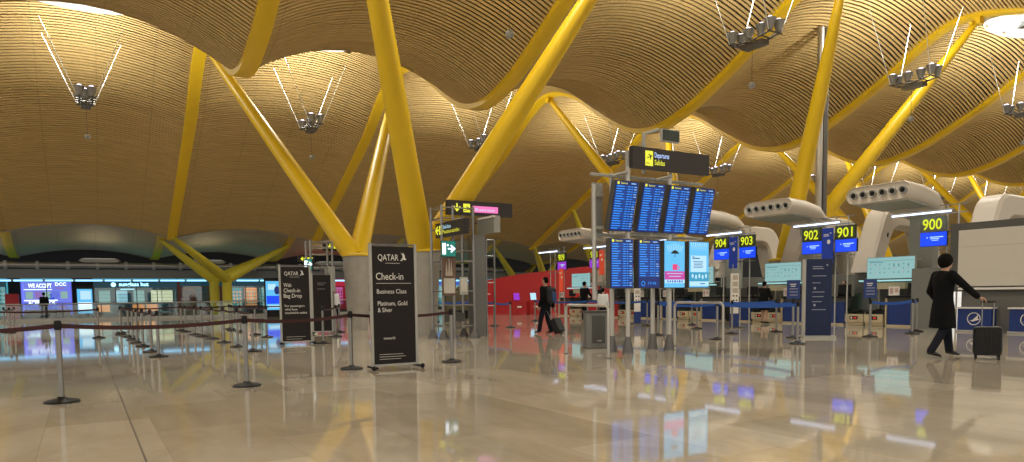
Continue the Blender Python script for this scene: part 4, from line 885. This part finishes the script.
# ------------------------------------------------------------------ luggage
def trolley(loc, rz, tilt, size, label, handle, four=True, seg=True):
    c = empty('suitcase', loc, label, 'suitcase'); c.rotation_euler = (tilt, 0, rz)
    w_, d_, h_ = size; b = MB()
    pr = rrect(w_, h_, .05, 5)
    rs = [[V((x*k, y, z*k2+h_/2+.07)) for x, z in pr] for y, k, k2 in ((-d_/2, .93, .95), (-d_/2+.03, 1, 1), (-.005, 1, 1), (0, .985, .99), (.005, 1, 1), (d_/2-.03, 1, 1), (d_/2, .93, .95))]
    b.rings(rs)
    b.build('shell', M_CASE, c, smooth=True)
    if seg: 
        for i in range(6): MB().rbox((-w_*.38+w_*.152*i, -d_/2, h_/2+.07), (.03, .012, h_*.82), .004).build('rib', M_CASE, c)
    for x in ((-w_*.4, w_*.4)):
        for y in ((-d_*.36, d_*.36) if four else (d_*.36,)):
            wv = MB().lathe([(.032, -.012), (.036, -.006), (.036, .006), (.032, .012)], n=12); wv.v = [(v[2]+x, v[1]+y, v[0]+.036) for v in wv.v]; wv.box((x, y, .075), (.03, .04, .03)); wv.build('wheel', M_BLACK, c, smooth=True)
    hb = MB()
    for x in (-.085, .085): hb.tube([(x, d_*.3, h_), (x, d_*.3, handle)], .009, 8)
    hb = hb.build('handle', M_STEEL, c, smooth=True)
    MB().tube([(-.11, d_*.3, handle), (.11, d_*.3, handle)], .016, 8).build('grip', M_BLACK, hb, smooth=True)
    return c
M_CASE = mat('black_case', (.007, .007, .008), .45, var=.2, spec=.3)
# ------------------------------------------------------------------ people
M_SKIN = mat('skin', (.42, .24, .16), .55); M_HAIR = mat('dark_hair', (.006, .005, .004), .9, bump=.6, scale=60, spec=.1); M_COAT = mat('black_coat', (.005, .005, .006), .9, var=.2, scale=20, bump=.2, spec=.15); M_TROU = mat('dark_navy_trousers', (.008, .009, .016), .85, var=.2, spec=.2); M_SHOE = mat('black_shoe', (.01, .01, .01), .3)
def limb(b, ps, rs, n=12):
    b.tube(ps, rs, n)
    for p, r in zip(ps, rs): b.ball(p, r*.99, 10, 6)
def hand(b, wrist, dirv, palm, side, s=1., curl=.7):
    d = V(dirv).normalized(); pn = V(palm).normalized(); pn = (pn - d*pn.dot(d)).normalized(); sd = d.cross(pn)*side; wv = V(wrist)
    rs = []
    for t, hw in ((0, .028), (.04, .038), (.085, .042), (.1, .04)):
        cc = wv + d*t*s; rs.append([cc + sd*(hw*s*math.cos(a/5*PI)) + pn*(.014*s*math.sin(a/5*PI)) for a in range(10)])
    b.rings(rs)
    for i, (o, L_) in enumerate(((-.03, .07), (-.01, .08), (.01, .075), (.03, .06))):
        p = wv + d*.095*s + sd*o*s; dd = d.copy(); pts = [p]
        for k in range(3): 
            dd = (dd*math.cos(curl) + pn*math.sin(curl)).normalized(); p = p + dd*L_*s*(.45, .32, .25)[k]; pts.append(p)
        limb(b, pts, [.0095*s, .009*s, .008*s, .007*s], 8)
    p = wv + d*.03*s - sd*.032*s; limb(b, [p, p + (d*.5 - sd*.5 + pn*.5).normalized()*.04*s, p + (d*.75 - sd*.15 + pn*.8).normalized()*.075*s], [.012*s, .0105*s, .009*s], 8)
def torso_rings(levels, n=20):
    rs = []
    for z, rx, ry, cx, cy in levels: rs.append([V((cx + rx*math.copysign(abs(math.cos(t))**.85, math.cos(t)), cy + ry*math.copysign(abs(math.sin(t))**.85, math.sin(t)), z)) for t in [2*PI*k/n for k in range(n)]])
    return rs
def person(name, loc, rz, H_, label, J, top, trou, shoe=None, hair=None, coat=None, bare_legs=False, head_turn=0, vox=.012, hat=None):
    """local frame: faces +y, x to the right; J joints in units of stature"""
    c = empty('person', loc, label, 'person', rz); k = H_
    P_ = {a: V(b)*k for a, b in J.items()}
    hc = P_['head']; b = MB()
    lean = P_.get('lean', V((0, 0, 0)))
    def ln(z): return lean*max(0, (z/k-.5)/.35)
    tl = [(.47, .085, .06), (.5, .095, .065), (.56, .085, .058), (.63, .078, .055), (.72, .095, .064), (.79, .1, .06), (.82, .07, .045), (.835, .035, .032)]
    b.rings([[p + ln(z*k) for p in r] for z, r in zip([t[0] for t in tl], torso_rings([(z*k, rx*k, ry*k, 0, 0) for z, rx, ry in tl]))])
    limb(b, [V((0, 0, .8*k)) + ln(.8*k), (hc + V((0, 0, .8*k)) + ln(.8*k))/2, hc - V((0, 0, .03*k))], [.036*k, .032*k, .034*k])
    hr = Matrix.Rotation(head_turn, 3, 'Z')
    hb = MB(); hb.ball((0, 0, .012*k), (.043*k, .053*k, .058*k), 16, 12); hb.ball((0, .016*k, -.028*k), (.034*k, .038*k, .04*k), 14, 9)
    hb.ball((0, .052*k, -.004*k), (.008*k, .016*k, .014*k), 8, 6)
    for s_ in (-1, 1): hb.ball((s_*.044*k, -.002*k, 0), (.006*k, .012*k, .018*k), 8, 6)
    b.add([hr @ V(v) + hc for v in hb.v], hb.f)
    for sd, s_ in (('L', -1), ('R', 1)):
        limb(b, [P_['sh'+sd], P_['el'+sd], P_['wr'+sd]], [.03*k, .024*k, .017*k]); d = P_['wr'+sd] - P_['el'+sd]
        hand(b, P_['wr'+sd], P_.get('hd'+sd, d), V((-s_, .2, 0)) if 'pn'+sd not in J else V(J['pn'+sd]), s_, k/1.78, .6)
        limb(b, [P_['hip'+sd], P_['kn'+sd], P_['an'+sd]], [.052*k, .034*k, .024*k]); toe = P_['toe'+sd]; limb(b, [P_['an'+sd], P_['an'+sd].lerp(toe, .45) - V((0, 0, .004*k)), P_['an'+sd].lerp(toe, .8)], [.02*k, .013*k, .009*k])
    b.build('body', M_SKIN, c, remesh=vox*.7)
    fa = MB()
    for s_ in (-1, 1): fa.ball(hc + hr @ V((s_*.017*k, .0495*k, .006*k)), .0065*k, 8, 6)
    fa.build('eyes', M_BLACK, c); MB().ball(hc + hr @ V((0, .051*k, -.033*k)), (.014*k, .006*k, .004*k), 8, 5).build('mouth', mat('lips', (.3, .1, .09), .5), c)
    # trousers
    if not bare_legs:
        t = MB(); t.rings(torso_rings([(.455*k, .085*k, .066*k, 0, 0), (.5*k, .1*k, .072*k, 0, 0), (.58*k, .092*k, .064*k, 0, 0)]))
        for sd in 'LR': limb(t, [P_['hip'+sd], P_['kn'+sd], P_['an'+sd] + V((0, 0, .012*k))], [.06*k, .044*k, .036*k])
        t.build('trousers', trou, c, remesh=vox)
    for sd in 'LR':
        t = MB(); a = P_['an'+sd]; toe = P_['toe'+sd]; dr = V((toe.x-a.x, toe.y-a.y, 0)).normalized(); heel = a - dr*.028*k; sx = V((-dr.y, dr.x, 0)); rs = []
        L_ = (V((toe.x, toe.y, 0)) - V((heel.x, heel.y, 0))).length + .012*k; zb = min(a.z, toe.z) - .02*k
        for f_, wd, hh in ((0, .022, .05), (.15, .028, .054), (.4, .028, .05), (.7, .032, .036), (.9, .027, .026), (1, .014, .016)):
            cc = heel + dr*(L_*f_); zt_ = (a.z*(1-f_)+toe.z*f_) - .022*k; rs.append([V((cc.x, cc.y, zt_)) + sx*(wd*k*math.cos(q/6*PI)) + V((0, 0, max(-.0, hh*k*(.5+.5*math.sin(q/6*PI))))) for q in range(12)])
        t.rings(rs).build('shoe', shoe or M_SHOE, c, smooth='all')
    # upper garment
    t = MB(); bt = coat or .5; lv = [(.84, .04, .04), (.825, .085, .054), (.79, .115, .07), (.72, .112, .075), (.62, .098, .07), (.56, .1, .072)]
    if bt < .45: lv += [(.5, .112, .082), (.42, .12, .09), (bt, .132, .1)]
    else: lv += [(.5, .104, .076), (.475, .104, .076)]
    t.rings([[p + ln(z*k) for p in r] for z, r in zip([q[0]*1. for q in lv], torso_rings([(z*k, rx*k, ry*k, 0, 0) for z, rx, ry in lv]))])
    for sd in 'LR':
        d = (P_['wr'+sd]-P_['el'+sd]).normalized(); limb(t, [P_['sh'+sd]*.85 + V((0, 0, P_['sh'+sd].z*.15)), P_['sh'+sd], P_['el'+sd], P_['wr'+sd] - d*.01*k], [.04*k, .046*k, .036*k, .029*k])
    if bt < .45: t.tube([V((0, -.01*k, .8*k)) + ln(.8*k), V((0, -.005*k, .845*k)) + ln(.84*k)], [.06*k, .046*k], 12)
    t.build('long_coat' if bt < .45 else 'jacket', top, c, remesh=vox)
    h = MB(); hh = hair or (M_HAIR, 1.0); q = hh[1]
    hv = MB(); hv.ball((0, -.012*k, .022*k), (.049*k*q, .054*k*q, .055*k*q), 16, 10)
    hv.ball((0, -.022*k, .0*k), (.045*k*q, .042*k*q, .045*k*q), 14, 8)
    if len(hh) > 2: hv.ball((0, -.03*k, -.05*k), (.05*k, .035*k, .07*k), 12, 8)
    h.add([hr @ V(v) + hc for v in hv.v], hv.f); h.build('hair', hh[0], c, remesh=.012)
    return c
J0 = dict(head=(0, .012, .93), shL=(-.108, 0, .805), shR=(.108, 0, .805), elL=(-.135, -.01, .63), elR=(.135, -.01, .63), wrL=(-.135, .05, .49), wrR=(.135, .05, .49), hipL=(-.05, 0, .51), hipR=(.05, 0, .51), knL=(-.055, .012, .275), knR=(.055, .012, .275), anL=(-.055, 0, .045), anR=(.055, 0, .045), toeL=(-.06, .1, .03), toeR=(.06, .1, .03))
def pose(**k): d = dict(J0); d.update(k); return d
# man in the long coat, walking to the right with a suitcase held beside him
M1 = V((13.2, 6.8, 0)); hd = V((.86, -.42, 0)).normalized(); rz1 = math.atan2(-hd.x, hd.y)
person('man', M1, rz1, 1.84, 'person in a long black coat walking right and pushing a black suitcase', pose(
    head=(0, .022, .925), elR=(.165, .09, .70), wrR=(.205, .2, .59), elL=(-.15, -.03, .645), wrL=(-.13, .06, .52), hipL=(-.045, 0, .51), knL=(-.05, .085, .285), anL=(-.05, .115, .055), toeL=(-.052, .21, .032),
    knR=(.05, -.02, .28), anR=(.05, -.15, .06), toeR=(.055, -.06, .03), hdR=(.4, .9, -.3), pnR=(-.1, .3, -1)), M_COAT, M_TROU, hair=(M_HAIR, 1.28), coat=.29, vox=.012)
rzs = math.radians(-60)
hw = Matrix.Rotation(rz1, 3, 'Z') @ V((.23*1.84, .26*1.84, 0)) + M1
trolley((hw.x + R0.x*.05, hw.y + R0.y*.05, 0), rzs, 0, (.42, .25, .5), 'black hard shell suitcase standing at the right beside the person in the long coat', 1.0)
# man with rucksack pulling a trolley case
M2 = V((12.25, 18.1, 0)); hd = F0*.6 - R0*.8; rz2 = math.atan2(-hd.x, hd.y)
man2 = person('man', M2, rz2, 1.76, 'person in dark clothes with a blue rucksack pulling a black trolley case', pose(
    wrR=(.12, -.07, .47), elR=(.15, -.05, .63), hdR=(.1, -.5, -.8), knL=(-.05, .07, .29), anL=(-.05, .11, .055), toeL=(-.055, .2, .035), knR=(.05, .0, .275), anR=(.05, -.07, .05), toeR=(.055, .02, .03)), M_COAT, M_TROU, vox=.014)
bp = bpy.data.objects.new('rucksack', None); sc.collection.objects.link(bp); bp.location = M2; bp.rotation_euler = (0, 0, rz2); tag(bp, 'dark rucksack with blue panel on the back of the person before the red wall', 'rucksack')
MB().rings([[V((x, y, z*1+1.2)) for x, z in rrect(.32*k, .5*k, .1*k, 5)] for y, k in ((-.12, .9), (-.15, 1), (-.24, 1), (-.29, .85))]).build('bag', mat('rucksack_dark', (.015, .017, .025), .8), bp, smooth=True)
MB().rings([[V((x+.02, y, z*1+1.15)) for x, z in rrect(.22*k, .3*k, .06*k, 5)] for y, k in ((-.27, 1), (-.32, .9))]).build('front_pocket', mat('rucksack_blue', (.01, .05, .16), .7), bp, smooth=True)
bk = Matrix.Rotation(rz2, 3, 'Z')
q = M2 + bk @ V((.2, -.64, 0))
trolley((q.x - R0.x*.18, q.y - R0.y*.18, 0), rz2, -.5, (.36, .22, .46), 'black trolley case tilted on its wheels behind the person with the rucksack', 1.0, four=False, seg=False)
# others around the desks
FY = V((1, 0, 0)); rx_ = -PI/2
person('woman', V((22.1, 17.9, 0)), rx_, 1.62, 'person in a dark coat with bare legs right of the poster totem', pose(elL=(-.12, .06, .66), wrL=(-.1, .17, .62), elR=(.13, .04, .66), wrR=(.1, .16, .6)), M_COAT, M_TROU, coat=.33, bare_legs=True, vox=.016)
person('man', V((19.2, 25.3, 0)), rx_+.1, 1.78, 'person in a black jacket seen behind the blue belt, left of the screens', pose(elL=(-.17, .05, .66), wrL=(-.12, .18, .62), elR=(.17, .04, .66), wrR=(.13, .17, .6)), M_COAT, M_TROU, vox=.018)
M_REDJ = mat('red_jacket', (.42, .03, .025), .8); M_WSH = mat('white_shirt', (.65, .67, .7), .8)
person('man', V((19.75, 24.4, 0)), rx_-.3, 1.78, 'white haired person in a red jacket left of the departure screens', pose(), M_REDJ, M_TROU, hair=(mat('white_hair', (.6, .58, .55), .8), 1.), vox=.018)
person('man', V((17.7, 22.1, 0)), rx_+.5, 1.45, 'person in a white shirt in front of the red jacket person', pose(), M_WSH, M_TROU, vox=.018)
person('woman', V((11.2, 36.0, 0)), PI+.4, 1.66, 'person in a white top walking between the banners and the pier', pose(knL=(-.05, .05, .28), anL=(-.05, .07, .05), toeL=(-.05, .16, .03)), M_WSH, M_TROU, hair=(M_HAIR, 1.05, 1), vox=.018)
person('man', V((-2.0, 52.5, 0)), .6, 1.74, 'dark silhouetted person before the blue violet exchange shop', pose(anL=(-.05, .1, .05), toeL=(-.05, .19, .03), knL=(-.05, .07, .28)), M_COAT, M_TROU, vox=.02)
person('man', V((24.35, 16.1, 0)), PI/2, 1.6, 'dark clothed staff person behind the desk beside the slate blue totem', pose(), M_COAT, M_TROU, vox=.02)
trolley((16.2, 31.4, 0), .2, 0, (.5, .34, .42), 'small black bag standing alone on the floor before the red wall', .5, seg=False)
# far wall lights pods on the back glazing, small camera beside the screens

GROUPS = {'queue_stanchion': 'belt posts of the queue lines', 'hanging_projector_cluster': 'hanging projector clusters', 'roof_beam': 'yellow roof beams', 'forked_column': 'forked yellow columns', 'departure_screen': 'departure screens on the frame', 'advertising_screen': 'advertising screens on the frame', 'check_in_desk': 'check-in desks in the row', 'baggage_scale': 'baggage scale belts', 'counter_number_sign': 'yellow counter numbers', 'counter_screen': 'screens under the counter numbers', 'counter_gantry': 'gantries over the desks', 'hanging_banner': 'banners between counter numbers', 'map_panel': 'backlit panels behind the desks', 'service_arch': 'cream arches behind the desks', 'air_nozzle_head': 'air outlet heads', 'hoop_barrier': 'hoop barriers', 'emblem_counter': 'navy counters with bird emblem', 'poster_totem': 'white poster totems', 'banner_stand': 'black airline banners', 'self_service_kiosk': 'red kiosks', 'notice_holder': 'notices on posts'}
for o in list(bpy.data.objects):
    n = o.name.split('.')[0]
    if o.parent is None and n in GROUPS: o['group'] = GROUPS[n]
